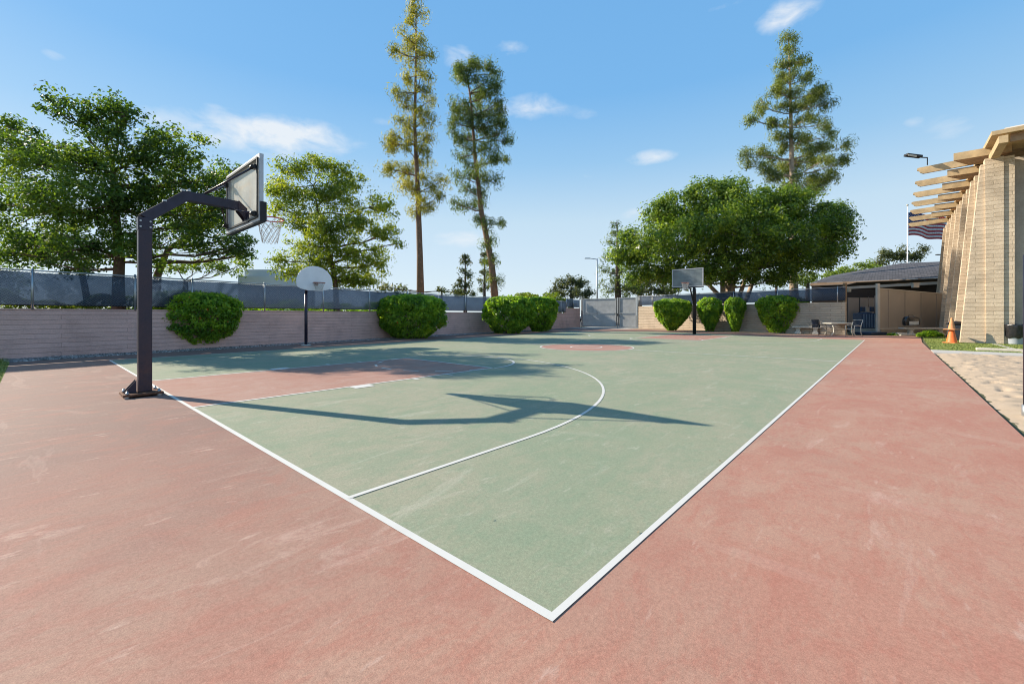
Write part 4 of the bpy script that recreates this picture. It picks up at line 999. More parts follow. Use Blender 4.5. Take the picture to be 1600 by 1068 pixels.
# clipped bushes in front of the walls
def bush(label, pxl, pxr, pyt, pyb, Z, n, group, prof=None, leaf=.085, flowers=0, seed=1, lm='shrub', depth=.8):
    pxc = (pxl + pxr) / 2; c = flat(pxc, Z); Rw = (pxr - pxl) / 2 / F * Z * .97; zt = CAM.z + (YH - pyt) / F * Z; 
    t = thing('clipped_bush', (c.x, c.y, 0), label, 'bush', group)
    prof = prof or [(0, .46), (.08, .58), (.2, .76), (.38, .92), (.6, 1.0), (.8, .98), (.9, .90), (.97, .70), (1.0, .4)]
    pz_ = np.array([p[0] for p in prof]); pr = np.array([p[1] for p in prof])
    rg = np.random.default_rng(seed)
    lump = [(rg.random() * 6.28, rg.integers(2, 7), rg.random() * 6.28) for _ in range(5)]
    def rad(zz, a):
        r = np.interp(zz, pz_, pr)
        for ph, k, p2 in lump: r = r * (1 + .028 * np.sin(k * a + ph + zz * 5 + p2))
        return r
    # stems
    b = MB(); rr = random.Random(seed)
    for k in range(7):
        a = rr.uniform(0, 6.28); e = Vector((c.x + math.cos(a) * Rw * .45, c.y + math.sin(a) * Rw * .45 * depth, zt * .5)); limb(b, (c.x + math.cos(a) * .1, c.y + math.sin(a) * .1, 0), e, .035, .015, .1, 4, 0, seed + k)
    b.build('stem', M['bark_red'], t)
    # leaves in shell + inside
    zz = rg.random(n) ** .8; topm = rg.random(n) < .22
    a = rg.random(n) * 6.28; q = 1 - np.abs(rg.normal(size=n)) * .09; q = np.where(rg.random(n) < .25, rg.random(n) ** .5 * .95, q)
    # tufts: leaves gather round many shoot tips so the surface is lumpy
    nt_ = 420; ta = rg.random(nt_) * 6.28; tz = rg.random(nt_) ** .8; tq = 1 + rg.normal(size=nt_) * .05
    pick = rg.integers(0, nt_, n); use = rg.random(n) < .72
    a = np.where(use, ta[pick] + rg.normal(size=n) * .07, a); zz = np.where(use, np.clip(tz[pick] + rg.normal(size=n) * .035, 0, 1), zz); q = np.where(use, tq[pick] - np.abs(rg.normal(size=n)) * .06, q)
    r = rad(zz, a) * q
    zt_ = np.where(topm, .86 + .14 * rg.random(n) + .015 * np.sin(a * 3), zz); r = np.where(topm, np.sqrt(rg.random(n)) * np.interp(zt_, pz_, pr) * 1.0, r)
    H0 = .06
    x = r * Rw * np.cos(a); y = r * Rw * depth * np.sin(a); z = H0 + zt_ * (zt - H0) + rg.normal(size=n) * .015
    z += (rg.random(n) < .03) * rg.random(n) * .12; tuft = np.where(topm, 0, 1)
    P_ = np.stack([c.x + x * RGT.x + y * FWD.x, c.y + x * RGT.y + y * FWD.y, z], 1)
    out = np.stack([np.cos(a) * RGT.x + np.sin(a) * FWD.x, np.cos(a) * RGT.y + np.sin(a) * FWD.y, (zt_ - .4)], 1)
    V = leaf_quads(P_, leaf * 1.45, leaf * .72, .5, out)
    mi = np.zeros(n); 
    if flowers: mi[rg.choice(np.where(q > .97)[0], flowers * 3)] = 1
    fastmesh('foliage', V, 4, [M[lm], M['flower']], t, mi)
    return t
GR = 'clipped bushes along the left wall'; GB = 'clipped bushes along the back wall'
bush('wide clipped bush with orange blossoms right behind the near hoop pole', 226, 368, 457, 543, 16.6, 30000, GR, None, .085, 8, 1)
bush('wide flat topped bush between the fan board hoop and the overlapping pair of bushes', 588, 697, 462, 528, 23.4, 22000, GR, None, .10, 6, 2)
bush('left one of the two overlapping bushes near the end of the left wall', 755, 834, 464, 520, 29.5, 16000, GR, None, .12, 0, 3)
bush('right one of the two overlapping bushes, nearest the gate', 818, 872, 465, 516, 33.0, 12000, GR, None, .13, 0, 4)
VP = [(0, .20), (.1, .32), (.25, .55), (.45, .78), (.65, .95), (.82, 1.0), (.92, .90), (1.0, .45)]
bush('vase shaped bush left of the far hoop pole', 1020, 1080, 468, 514, 34.5, 11000, GB, VP, .14, 0, 5)
bush('narrow upright bush just right of the far hoop pole', 1091, 1127, 466, 515, 33.4, 8000, GB, [(0, .3), (.2, .5), (.45, .85), (.7, 1), (.9, .9), (1, .5)], .13, 0, 6)
bush('narrow upright bush, second one to the right of the far hoop pole', 1132, 1165, 466, 515, 32.2, 8000, GB, [(0, .25), (.2, .45), (.45, .7), (.7, 1), (.9, .9), (1, .5)], .13, 0, 7)
bush('broad bush of the back wall, beside the concrete bench', 1184, 1256, 463, 516, 30.6, 14000, GB, [(0, .42), (.15, .55), (.3, .70), (.5, .88), (.7, 1), (.85, 1), (.95, .78), (1, .4)], .13, 0, 8)

# ------------------------------------------------------------------ clubhouse with buttresses on the right
cb = thing('clubhouse', (4.7, 26.8, 0), 'tall clubhouse with tapered cream brick buttresses and jutting timber rafters at right', 'building')
def zc(p): return p
b = MB()
b.box((10.3, 28.75, 4.0), (11.2, .5, 8.0))
b.build('end_wall', M['wall_smooth'], cb, uv=True)
b = MB(); b.box((5.15, 38.66, 4.1), (.396, 22.7, 8.2)); b.build('facade_wall', M['wall_smooth'], cb, uv=True)  # front end lengthened past the end wall to keep that wall in shade
for k in range(7):
    y = 26.8 + 3.1 * k
    bb_ = MB()
    bb_.hull8([(4.16, y, 0), (4.68, y, 0), (4.68, y + .5, 0), (4.16, y + .5, 0)], [(4.12, y, 8.22), (4.68, y, 8.22), (4.68, y + .5, 8.22), (4.12, y + .5, 8.22)])
    bb_.hull8([(3.36, y + .07, 0), (4.16, y + .07, 0), (4.16, y + .43, 0), (3.36, y + .43, 0)], [(4.0, y + .07, 8.0), (4.12, y + .07, 8.0), (4.12, y + .43, 8.0), (4.0, y + .43, 8.0)])
    bb_.hull8([(4.68, y + .06, 0), (5.0, y + .06, 0), (5.0, y + .44, 0), (4.68, y + .44, 0)], [(4.68, y + .06, 8.2), (5.0, y + .06, 8.2), (5.0, y + .44, 8.2), (4.68, y + .44, 8.2)])
    bb_.build('buttress', M['fin_block'], cb, uv=True)
for k in range(7):
    y = 30.45 + 3.1 * k
    # rafter tail with a notched tip
    prof = [(2.04, 9.17), (2.04, 9.07), (2.12, 9.03), (2.17, 8.93), (2.28, 8.86), (5.4, 8.98), (5.4, 9.36), (2.1, 9.20)]
    b = MB(); n = len(prof)
    b.add([(x, y - .07, z) for x, z in prof] + [(x, y + .07, z) for x, z in prof], [tuple(range(n)), tuple(range(n, 2 * n))[::-1]] + [(i, i + n, (i + 1) % n + n, (i + 1) % n) for i in range(n)])
    b.build('rafter', M['wood_tan'], cb)
for k in range(7):
    y = 27.4 + 3.1 * k; y2 = y + 2.95
    b = MB()
    b.hull8([(3.2, y, 8.50), (5.0, y, 8.50), (5.0, y2, 8.93), (3.95, y2, 8.90)], [(3.2, y, 8.86), (5.0, y, 8.86), (5.0, y2, 9.12), (3.95, y2, 9.08)])
    b.build('eave_deck', M['wood_deck'], cb)
    b = MB(); b.bar((3.19, y - .022, 8.68), (4.99, y - .022, 8.68), .04, .34); b.build('fascia', M['wood_tan'], cb)
b = MB(); b.bar((4.42, 24.85, 8.42), (4.42, 27.3, 8.30), .26, .30); b.build('outrigger_beam', M['wood_tan'], cb)
b = MB()
b.hull8([(4.15, 25.3, 8.78), (16, 25.3, 8.82), (16, 50, 9.4), (4.4, 50, 9.35)], [(4.15, 25.3, 8.95), (16, 25.3, 8.99), (16, 50, 9.57), (4.4, 50, 9.52)])
rf = b.build('roof', M['wood_tan'], cb)
b = MB(); b.hull8([(4.4, 25.7, 8.97), (16, 25.7, 9.01), (16, 50, 9.59), (4.7, 50, 9.54)], [(4.6, 25.8, 9.14), (16, 25.8, 9.18), (16, 50, 9.76), (4.8, 50, 9.71)]); b.build('roof_edge', M['trim'], rf)
b = MB(); b.bar((4.7, 25.6, 8.61), (16, 25.6, 8.65), .12, .33); b.build('fascia', M['wood_deck'], rf)
b = MB(); b.box((10.3, 28.44, 8.35), (11.2, .1, .7)); b.build('trim_band', M['wood_brown'], cb)
# floodlight on the rafter ends
fp = at(1449, 258, 23.0)
fl = thing('floodlight', fp, 'small floodlight on a short bent arm above the first rafter tip', 'lamp')
b = MB(); b.tube([fp, fp + U * .40], .022, 8); b.tube([fp + U * .40, fp + U * .42 - RGT * .38], .03, 8); b.build('arm', M['black'], fl)
b = MB(); q = fp + U * .45 - RGT * .85; b.bar(q + RGT * .5, q - RGT * .32 + U * .10, .26, .12); hd = b.build('lamp_head', M['black'], fl, bevel=.02)
b = MB(); b.bar(q + RGT * .15 - U * .025 - FWD * .135, q - RGT * .30 + U * .05 - FWD * .135, .01, .09); b.build('lens', M['copper'], hd)

# low shingled building behind
lb0 = flat(1268, 42); lb1 = flat(1500, 35)
lh = thing('low_building', (flat(1400, 38).x, flat(1400, 38).y, 0), 'low building with dark shingled hip roof and beige doors behind the back wall', 'building')
E0 = at(1266, 442, 42); E1 = at(1530, 430.5, 34.5); E0.z = 4.40; E1.z = 4.40
K0 = at(1408, 411, 47); K1 = at(1560, 405, 40)
def off(p, v): return p + v
BK = FWD * 12
b = MB(); b.add([E0, E1, K1, K0], [(0, 1, 2, 3)]); b.add([E0, K0, at(1300, 430, 60)], [(0, 1, 2)]); b.build('roof', M['shingle'], lh, uv=True)
dd = (E1 - E0).normalized(); nn = Vector((-dd.y, dd.x, 0))
b = MB(); b.bar(E0 + U * -.13, E1 + U * -.13, .05, .24); b.build('fascia', M['wood_brown'], lh)
b = MB(); b.bar(E0 + U * -.27 + nn * .35, E1 + U * -.27 + nn * .35, .7, .03); b.build('soffit', M['wood_brown'], lh)
a0 = at(1318, 448, 37.0); a1 = at(1530, 438, 33.5); a0.z = 3.60; a1.z = 3.95
b = MB(); b.bar(a0, a1, .2, .22); b.build('beam', M['trim'], lh)
b = MB(); b.bar(a0 + nn * 3 + U * .45, a1 + nn * 3 + U * .3, 5.6, .04); b.build('ceiling', M['deep_shade'], lh)
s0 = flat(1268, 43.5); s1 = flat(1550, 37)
b = MB(); b.hull8([s0, s1, s1 + nn * .2, s0 + nn * .2], [p + U * 4.25 for p in (s0, s1, s1 + nn * .2, s0 + nn * .2)]); bw_ = b.build('wall', M['eave_shade'], lh)
b = MB(); q0 = at(1276, 444.5, 43.2); q1 = at(1292, 444.2, 43.0); b.hull8([q0, q1, q1 + nn * .05, q0 + nn * .05], [p + U * .25 for p in (q0, q1, q1 + nn * .05, q0 + nn * .05)]); b.build('vent', M['trim'], bw_)
# doors recess
d0 = flat(1322, 33.2); d1 = flat(1374, 34.0); dv = (d1 - d0).normalized(); dn = Vector((-dv.y, dv.x, 0)); DL = (d1 - d0).length
b = MB(); b.hull8([d0, d1, d1 + dn * .15, d0 + dn * .15], [p + U * 3.3 for p in (d0, d1, d1 + dn * .15, d0 + dn * .15)]); b.build('recess_wall', M['deep_shade'], lh)
for f0, f1 in ((.04, .36), (.40, .97)):
    p0 = d0 + dv * DL * f0 - dn * .06; p1 = d0 + dv * DL * f1 - dn * .06
    b = MB(); b.hull8([p0 + U * .05, p1 + U * .05, p1 + dn * .05 + U * .05, p0 + dn * .05 + U * .05], [p + U * 2.62 for p in (p0, p1, p1 + dn * .05, p0 + dn * .05)]); dr = b.build('door', M['beige2'], lh)
    b = MB(); b.box(p0.lerp(p1, .5) - dn * .03 + U * 1.25, (.05, .08, .12)); b.build('handle', M['black'], dr)
for i, (px, py) in enumerate(((1348, 483), (1354.5, 483.5), (1362, 483))):
    q = at(px, py, 32.8); b = MB(); b.box(q, (.34, .16, .38), math.atan2(dv.y, dv.x)); b.build('electric_meter', [M['ac'], M['beige'], M['ac']][i], lh, bevel=.02)
b = MB(); b.tube([at(1357, 464, 32.9), at(1357, 480, 32.9)], .03, 6); b.tube([at(1367, 462, 32.9), at(1367, 512, 32.9)], .04, 6); b.build('conduit', M['wood_brown'], lh)
for px, Z, ztop, m in ((1371.5, 28.3, 3.35, 'trim'), (1320.5, 30.5, 3.55, 'wood_deck')):
    q = flat(px, Z); b = MB(); b.box(q + U * ztop / 2, (.16, .16, ztop), TH); b.build('column', M[m], lh)
# wall lamp
q = at(1430, 446, 31.5); b = MB(); b.box(q, (.42, .2, .3), TH); b.box(q + U * .18, (.52, .26, .05), TH); b.build('wall_lamp', M['trim'], lh)
q = at(1326, 453, 31.0); b = MB(); b.box(q, (.22, .2, .26), TH); b.build('wall_lamp', M['copper'], lh)
# beige panel wall
w0 = flat(1373, 28.3); w1 = flat(1486, 31.0); wv = (w1 - w0).normalized(); wnn = Vector((-wv.y, wv.x, 0)); WL = (w1 - w0).length
pw = thing('panel_wall', w0, 'beige painted panel screen wall with sloping top behind the right bench', 'wall')
b = MB(); b.hull8([w0 + U * .32, w1 + U * .32, w1 + wnn * .12 + U * .32, w0 + wnn * .12 + U * .32], [w0 + U * 3.0, w1 + U * 2.72, w1 + wnn * .12 + U * 2.72, w0 + wnn * .12 + U * 3.0]); b.build('panel', M['beige'], pw)
b = MB(); b.bar(w0 + U * 3.03 + wnn * .06, w1 + U * 2.75 + wnn * .06, .2, .06); b.bar(w0 - wnn * .015 + U * .33, w0 - wnn * .015 + U * 3.0, .03, .12, up=wnn); b.bar(w0 - wnn * .016 + U * .36, w1 - wnn * .016 + U * .36, .03, .07)
b.build('trim', M['trim'], pw)
for f in (.12, .34, .56, .78):
    p = w0 + wv * WL * f - wnn * .008; b = MB(); b.bar(p + U * .42, p + U * (2.98 - .28 * f), .012, .035, up=wnn); b.build('seam_batten', M['beige2'], pw)
b = MB(); b.hull8([w0 - wnn * .12, w1 - wnn * .12, w1 + wnn * .12, w0 + wnn * .12], [p + U * .315 for p in (w0 - wnn * .12, w1 - wnn * .12, w1 + wnn * .12, w0 + wnn * .12)]); b.build('plinth', M['stucco'], pw)
# ac unit
q = flat(1351, 31.0); ac = thing('air_conditioner', q, 'dark blue grey air conditioner with pale upright slats by the beige doors', 'air conditioner')
rz = TH - .1; Rz = Matrix.Rotation(rz, 3, 'Z')
b = MB(); b.box(q + U * .16, (1.25, 1.2, .32), rz); b.build('pad', M['concrete_obj'], ac)
b = MB(); b.box(q + U * .86, (1.0, .95, 1.06), rz); body = b.build('body', M['ac'], ac, bevel=.03)
b = MB()
for k in range(9): b.box(q + U * .86 + Rz @ Vector((-.42 + .105 * k, -.49, 0)), (.028, .03, .95), rz)
b.build('slats', M['ac_fin'], body)
b = MB(); b.lathe(q + U * 1.39, [(.40, 0), (.42, .05), (.3, .07), (0, .08)], 18); b.build('fan_guard', M['ac'], body)
b = MB(); b.hull8([w0 - wv * 1.6 - wnn * .5, w0 - wv * .05 - wnn * .5, w0 - wv * .05 + wnn * .5, w0 - wv * 1.6 + wnn * .5], [p + U * .16 for p in (w0 - wv * 1.6 - wnn * .5, w0 - wv * .05 - wnn * .5, w0 - wv * .05 + wnn * .5, w0 - wv * 1.6 + wnn * .5)])
tag(b.build('door_step', M['ac'], origin=w0 - wv * .8), 'low dark blue step in front of the air conditioner', 'step')

# ------------------------------------------------------------------ furniture and small things
def bench(px0, px1, pyt, pyb, Z0, Z1, label, group):
    a = flat(px0, Z0); c = flat(px1, Z1); d = (c - a).normalized(); L_ = (c - a).length; rz = math.atan2(d.y, d.x); m = (a + c) / 2
    t = thing('concrete_bench', m, label, 'bench', group)
    b = MB(); b.box(m + U * .44, (L_, .42, .08), rz); b.build('seat', M['concrete_obj'], t, bevel=.015)
    for s in (-.3, .3):
        n = Vector((-d.y, d.x, 0)); q = m + d * L_ * s; b = MB()
        prof = [(0, .20), (.08, .19), (.15, .12), (.28, .10), (.36, .15), (.40, .17)]
        for (z0, r0), (z1, r1) in zip(prof, prof[1:]):
            b.hull8([q + d * sx * r0 + n * sy * r0 * .9 + U * z0 for sx, sy in ((-1, -1), (1, -1), (1, 1), (-1, 1))], [q + d * sx * r1 + n * sy * r1 * .9 + U * z1 for sx, sy in ((-1, -1), (1, -1), (1, 1), (-1, 1))])
        b.build('leg', M['concrete_obj'], t)
    return t
bench(1239, 1284, 509, 520, 29.6, 28.3, 'pale concrete bench under the broad bush, left of the dark chair', 'concrete benches')
bench(1407, 1484, 509, 524, 26.8, 26.4, 'long concrete bench with a black bag in front of the beige panel wall', 'concrete benches')
# table
q = flat(1312, 27.1); tb = thing('garden_table', q, 'pale rectangular table with curved legs beside the dark chair', 'table')
b = MB(); b.box(q + U * .74, (1.75, .8, .05), TH + .05); b.build('tabletop', M['white_plastic'], tb, bevel=.012)
for sx in (-1, 1):
    for sy in (-1, 1):
        o = q + RGT * sx * .62 + FWD * sy * .3; b = MB()
        b.tube([o + U * .71 + RGT * sx * .08, o + U * .5 + RGT * sx * .0, o + U * .2 - RGT * sx * .02, o + RGT * sx * .12], [.03, .028, .032, .045], 8); b.build('leg', M['white_plastic'], tb)
b = MB(); b.bar(q - RGT * .6 + U * .38, q + RGT * .6 + U * .38, .03, .03); b.build('stretcher', M['white_plastic'], tb)
def chair(px, Z, face, label, m_frame, m_sling, curved=False):
    q = flat(px, Z); t = thing('garden_chair', q, label, 'chair', 'patio chairs'); M3 = Matrix.Rotation(face, 3, 'Z')
    T = lambda x, y, z: q + M3 @ Vector((x, y, z))       # chair faces -y locally
    w = .27
    for s in (-1, 1):
        b = MB(); b.tube([T(s * w, -.24, 0), T(s * w, -.25, .43), T(s * w, -.23, .64)], .014, 8); b.build('leg', m_frame, t)
        b = MB()
        if curved: b.tube([T(s * w, .34, 0), T(s * w, .24, .2), T(s * w, .20, .42), T(s * w, .26, .7), T(s * w, .36, .92), T(s * (w - .06), .42, .98)], .019, 8)
        else: b.tube([T(s * w, .28, 0), T(s * w, .22, .43), T(s * w, .30, .95)], .014, 8)
        b.build('leg', m_frame, t)
        b = MB(); b.tube([T(s * w, -.24, .64), T(s * w, .0, .66), T(s * w, .25, .62)], .017, 8); b.build('armrest', m_frame, t)
    b = MB(); vs = []
    n = 7
    for i in range(n + 1):
        u = i / n; y = -.24 + .46 * u; z = .44 - .03 * math.sin(math.pi * u); vs += [T(-w, y, z), T(w, y, z)]
    b.add(vs, [(2 * i, 2 * i + 1, 2 * i + 3, 2 * i + 2) for i in range(n)], 0, True); o = b.build('seat', m_sling, t); o.modifiers.new('t', 'SOLIDIFY').thickness = .012
    b = MB(); vs = []
    for i in range(n + 1):
        u = i / n; y = .22 + .10 * u + .03 * math.sin(math.pi * u); z = .48 + .47 * u; vs += [T(-w, y, z), T(w, y, z)]
    b.add(vs, [(2 * i, 2 * i + 1, 2 * i + 3, 2 * i + 2) for i in range(n)], 0, True); o = b.build('backrest', m_sling, t); o.modifiers.new('t', 'SOLIDIFY').thickness = .012
    b = MB(); b.tube([T(-w, .32, .96), T(w, .32, .96)], .014, 6); b.tube([T(-w, -.24, .43), T(w, -.24, .43)], .012, 6); b.build('back_rail', m_frame, t)
    return t
chair(1280, 27.2, TH + R(8), 'dark framed sling chair standing between the concrete bench and the table', M['black'], M['sling'])
chair(1333, 25.3, TH - R(78), 'pale framed curved chair drawn up at the right end of the table', M['white_plastic'], M['sling'], True)
chair(1321, 27.9, TH + R(100), 'second pale framed chair half hidden behind the table legs', M['white_plastic'], M['sling'], True)
# black bag on the right bench
q = at(1423.5, 508, 26.6); bgm = thing('bag', q, 'black sports bag resting on the left end of the long bench', 'bag')
b = MB(); w_, d_, h_ = .46, .2, .5
prof = [(0, .92), (.06, 1.0), (.3, 1.02), (.42, .95), (.5, .82), (.53, .5), (.54, 0)]
n = 20
vs = []
for z, s in prof:
    for k in range(n):
        a = 2 * math.pi * k / n; cx = abs(math.cos(a)) ** .55 * math.copysign(1, math.cos(a)); sy_ = abs(math.sin(a)) ** .55 * math.copysign(1, math.sin(a))
        p = q + U * (z * 1.05) + RGT * (cx * w_ * s) + FWD * (sy_ * d_ * s * (1 + .06 * math.sin(7 * a + z * 9))); vs.append(p)
b.add(vs, [(i * n + k, i * n + (k + 1) % n, (i + 1) * n + (k + 1) % n, (i + 1) * n + k) for i in range(len(prof) - 1) for k in range(n)], 0, True)
b.build('body', M['plastic_black'], bgm)
b = MB(); b.bar(q - RGT * .3 - FWD * .215 + U * .14, q + RGT * .28 - FWD * .215 + U * .15, .012, .22); b.build('front_pocket', M['pale_bld'], bgm)
b = MB(); b.tube([q - RGT * .2 + U * .5, q - RGT * .15 + U * .62, q + RGT * .1 + U * .63, q + RGT * .18 + U * .5], .014, 6); b.build('strap', M['black'], bgm)
# slabs under the bench
b = MB(); p = gp(1428, 524); b.box(p + U * .05, (2.4, .9, .1), TH); b.box(p - RGT * .9 + U * .14, (.5, .5, .08), TH); tag(b.build('stone_slab', M['concrete_obj'], bevel=.02, origin=p), 'grey concrete slab on the ground in front of the long bench', 'slab')
def lowplant(label, px, Z, w, h, n, lm='shrub'):
    q = flat(px, Z); t = thing('low_plant', q, label, 'plant')
    a = rng.random(n) * 6.28; r = np.sqrt(rng.random(n)); z = h * (1 - r * r * .7) * rng.random(n) ** .5
    C = np.stack([q.x + r * w * np.cos(a) * RGT.x + r * .4 * np.sin(a) * FWD.x, q.y + r * w * np.cos(a) * RGT.y + r * .4 * np.sin(a) * FWD.y, z + .02], 1)
    fastmesh('foliage', leaf_quads(C, .16, .07, .7), 4, M[lm], t)
    b = MB()
    for k in range(5): b.tube([q, q + RGT * (k - 2) * w * .3 + U * h * .6], .008, 5)
    b.build('stem', M['bark'], t)
lowplant('low leafy green plant spreading on the turf beside the traffic cones', 1453, 24.6, .70, .38, 900)
lowplant('small tuft of weeds at the foot of the beige panel wall', 1398, 26.5, .3, .15, 250)
# cones
cq = gp(1487, 535.5)
def cone(base, label, m, h, r, plate):
    t = thing('traffic_cone', base, label, 'traffic cone', 'stacked traffic cones')
    b = MB(); b.lathe(base, [(r, .03), (r * .93, .05), (.035, h - .01), (.028, h), (.02, h), (.02, h - .03)], 24); b.build('cone', m, t)
    b = MB(); s = plate; b.box(base + U * .015, (s, s, .03), TH + .3); b.build('base_plate', m, t, bevel=.008)
    return t
cone(cq, 'bright orange traffic cone standing on the turf, lower of the stacked two', M['cone'], .86, .20, .46)
cone(cq + U * .60, 'faded orange traffic cone slipped over the top of the other', M['cone_old'], .54, .13, .42)
# trash can by the buttress, grey bin in the shade behind the cones
q = gp(1586, 537.5); tc_ = thing('trash_can', q, 'pale round trash can lined with a black bag beside the near buttress', 'trash can')
b = MB(); b.lathe(q, [(0, 0), (.22, 0), (.23, .03), (.27, .55), (.28, .56)], 24); b.build('can', M['can'], tc_)
b = MB()
n = 40; vs = []
pr = [(.285, .28), (.305, .36), (.31, .5), (.33, .7), (.34, .82), (.335, .86), (.30, .87), (.27, .80), (.2, .76), (0, .75)]
for i, (r, z) in enumerate(pr):
    for k in range(n):
        a = 2 * math.pi * k / n; w_ = 1 + (.05 * math.sin(9 * a + i * 1.3) + .035 * math.sin(17 * a - i)) ; vs.append(q + Vector((r * w_ * math.cos(a), r * w_ * math.sin(a), z + (.03 * math.sin(6 * a) if i < 2 else .01 * math.sin(5 * a)))))
b.add(vs, [(i * n + k, i * n + (k + 1) % n, (i + 1) * n + (k + 1) % n, (i + 1) * n + k) for i in range(len(pr) - 1) for k in range(n)], 0, True); b.build('bag', M['plastic_black'], tc_)
q = flat(1494, 21.5); gb = thing('bin', q, 'dark grey lidded bin half hidden behind the traffic cones', 'bin')
b = MB(); b.hull8([q + Vector((x * .24, y * .24, 0)) for x, y in ((-1, -1), (1, -1), (1, 1), (-1, 1))], [q + Vector((x * .3, y * .3, .78)) for x, y in ((-1, -1), (1, -1), (1, 1), (-1, 1))]); b.build('body', M['sling'], gb, bevel=.03)
b = MB(); b.box(q + U * .83, (.66, .66, .09)); b.lathe(q + U * .87, [(.3, 0), (.24, .07), (0, .1)], 14); b.build('lid', M['black'], gb, bevel=.03)
# volleyball post at the right edge
q = gp(1606, 650); vp = thing('volleyball_post', q, 'dark volleyball post standing in the sand at the right edge', 'post')
b = MB(); b.tube([q - U * .05, q + U * 2.02], .040, 14); b.build('post', M['hoop_metal'], vp)
b = MB(); b.tube([q - U * .05, q + U * .14], .052, 14); b.build('sleeve', M['galv'], vp)
b = MB(); b.tube([q + U * 1.95, q + U * 1.95 + RGT * .07], .01, 6); b.build('hook', M['galv'], vp)

# street lamp beyond the gate
q = flat(933, 62); sp = thing('street_lamp', q, 'thin grey street lamp post standing beyond the gate', 'street lamp')
ztop = CAM.z + (YH - 404) / F * 62
b = MB(); b.tube([q, q + U * ztop], [.13, .08], 10); b.tube([q + U * (ztop - .1), q + U * (ztop + .05) - RGT * 1.1], .05, 8); b.build('pole', M['galv'], sp)
b = MB(); b.box(q + U * (ztop + .05) - RGT * 1.4, (.8, .3, .12), TH); b.build('lamp_head', M['galv'], sp, bevel=.03)
q = flat(1475, 75); sp = thing('street_lamp', q, 'twin headed lamp post just left of the farthest buttress', 'street lamp')
ztop = CAM.z + (YH - 398) / F * 75
b = MB(); b.tube([q, q + U * ztop], .10, 8); b.bar(q + U * ztop - RGT * .8, q + U * ztop + RGT * .6, .06, .06); b.build('pole', M['galv'], sp)
for s in (-1, .8): b = MB(); b.box(q + U * (ztop + .02) + RGT * s, (.7, .4, .16), TH); b.build('lamp_head', M['black'], sp, bevel=.03)
# flagpole and flag
q = flat(1418, 62); fpz = CAM.z + (YH - 322) / F * 62
fo = thing('flagpole', q, 'tall white flagpole rising behind the shingled roof', 'flagpole')
b = MB(); b.tube([q, q + U * fpz], [.09, .05], 10); b.build('pole', M['fan'], fo)
b = MB(); b.lathe(q + U * fpz, [(.0, 0), (.12, .06), (.14, .14), (.1, .24), (0, .28)], 12); b.build('finial', M['copper'], fo)
fo2 = thing('flag', at(1420, 349, 62), 'waving flag with red and white stripes and blue starred corner on the flagpole', 'flag')
nxf, nzf = 30, 13; z1 = CAM.z + (YH - 332) / F * 62; hh = 36 / F * 62; fw = 5.2
def fpnt(u, v):
    return q + RGT * (.12 + fw * u) + U * (z1 - hh * v - .9 * u ** 1.6 + .12 * math.sin(u * 9)) + FWD * (.35 * math.sin(u * 11 + v * 1.5) * u)
for nm, mat, test in (('stripes', ['flag_r', 'flag_w'], lambda i, j: not (i < 12 and j < 7)), ('canton', ['flag_b'], lambda i, j: i < 12 and j < 7)):
    b = MB()
    for i in range(nxf):
        for j in range(nzf):
            if test(i, j): b.add([fpnt(i / nxf, j / nzf), fpnt((i + 1) / nxf, j / nzf), fpnt((i + 1) / nxf, (j + 1) / nzf), fpnt(i / nxf, (j + 1) / nzf)], [(0, 1, 2, 3)], (j % 2) if nm == 'stripes' else 0, True)
    o = b.build(nm, [M[k] for k in mat], fo2); o.modifiers.new('t', 'SOLIDIFY').thickness = .01
b = MB()
for r in range(9):
    for c in range(6 - r % 2):
        u = (.5 + c + .5 * (r % 2)) / 6 * .4; v = (r + .6) / 9.3 * (7 / 13); p = fpnt(u, v) - FWD * .03
        vs = [p + RGT * (.09 if k % 2 == 0 else .035) * math.sin(k * math.pi / 5) + U * (.09 if k % 2 == 0 else .035) * math.cos(k * math.pi / 5) for k in range(10)]
        b.add(vs, [tuple(range(10))])
b.build('stars', M['flag_w'], fo2)
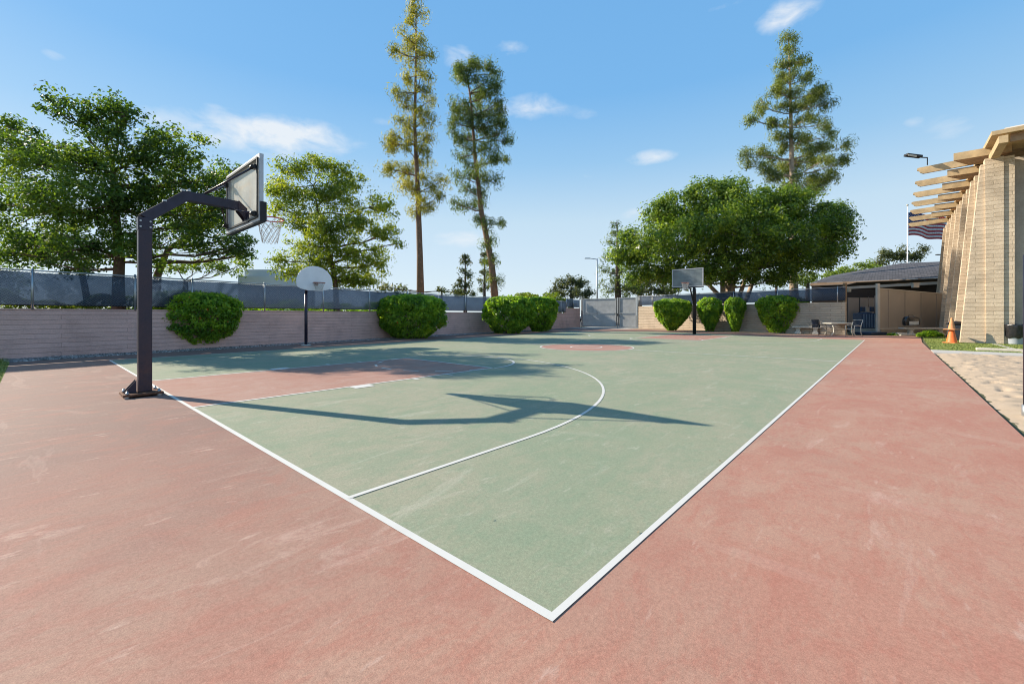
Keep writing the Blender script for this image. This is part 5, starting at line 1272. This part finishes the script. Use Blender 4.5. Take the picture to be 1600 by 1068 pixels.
# pale flat roofed building beyond the fence and small stepped block
q0 = flat(372, 48); q1 = flat(426, 48)
wb = thing('flat_roofed_building', q0, 'pale grey flat roofed building top showing over the fence beside the fan board', 'building')
def blk(px0, px1, pyt, Z, d, nm, m):
    a, c = flat(px0, Z), flat(px1, Z); zt = CAM.z + (YH - pyt) / F * Z; b = MB()
    b.hull8([a, c, c + FWD * d, a + FWD * d], [p + U * zt for p in (a, c, c + FWD * d, a + FWD * d)]); return b.build(nm, m, wb)
blk(382, 425, 421, 48, 8, 'upper_block', M['pale_bld']); blk(372, 440, 431, 47.5, 8, 'lower_block', M['pale_bld'])
# parked cars seen faintly through the gate
def car(px, Z, label, rz):
    q = flat(px, Z); t = thing('parked_car', q, label, 'car', 'cars beyond the gate'); m3 = Matrix.Rotation(rz, 3, 'Z')
    T = lambda x, y, z: q + m3 @ Vector((x, y, z))
    prof = [(-2.2, .35), (-2.25, .75), (-1.5, .88), (-.8, 1.38), (.7, 1.42), (1.5, .95), (2.15, .88), (2.25, .4)]
    b = MB(); n = len(prof)
    b.add([T(x, -.88 + (.12 if z > 1 else 0), z) for x, z in prof] + [T(x, .88 - (.12 if z > 1 else 0), z) for x, z in prof], [tuple(range(n)), tuple(range(n, 2 * n))[::-1]] + [(i, i + n, (i + 1) % n + n, (i + 1) % n) for i in range(n)])
    body = b.build('body', M['carw'], t, bevel=.05)
    b = MB()
    for s in (-1, 1): b.add([T(x, s * (.86 if z < 1 else .775), z) for x, z in ((-1.25, .97), (-.72, 1.32), (.62, 1.35), (1.25, .98))], [(0, 1, 2, 3)])
    b.build('window', M['glass'], body)
    for x in (-1.4, 1.4):
        for s in (-1, 1):
            b = MB(); b.tube([T(x, s * .92, .33), T(x, s * .7, .33)], .33, 16); b.build('wheel', M['tyre'], t)
car(916, 80, 'left one of the white cars dimly seen through the gate screen', TH); car(940, 84, 'right one of the white cars dimly seen through the gate screen', TH + .1)
for o in bpy.data.objects:
    if '_o' in o: del o['_o']
    if o.parent is not None and 'category' in o: del o['category']
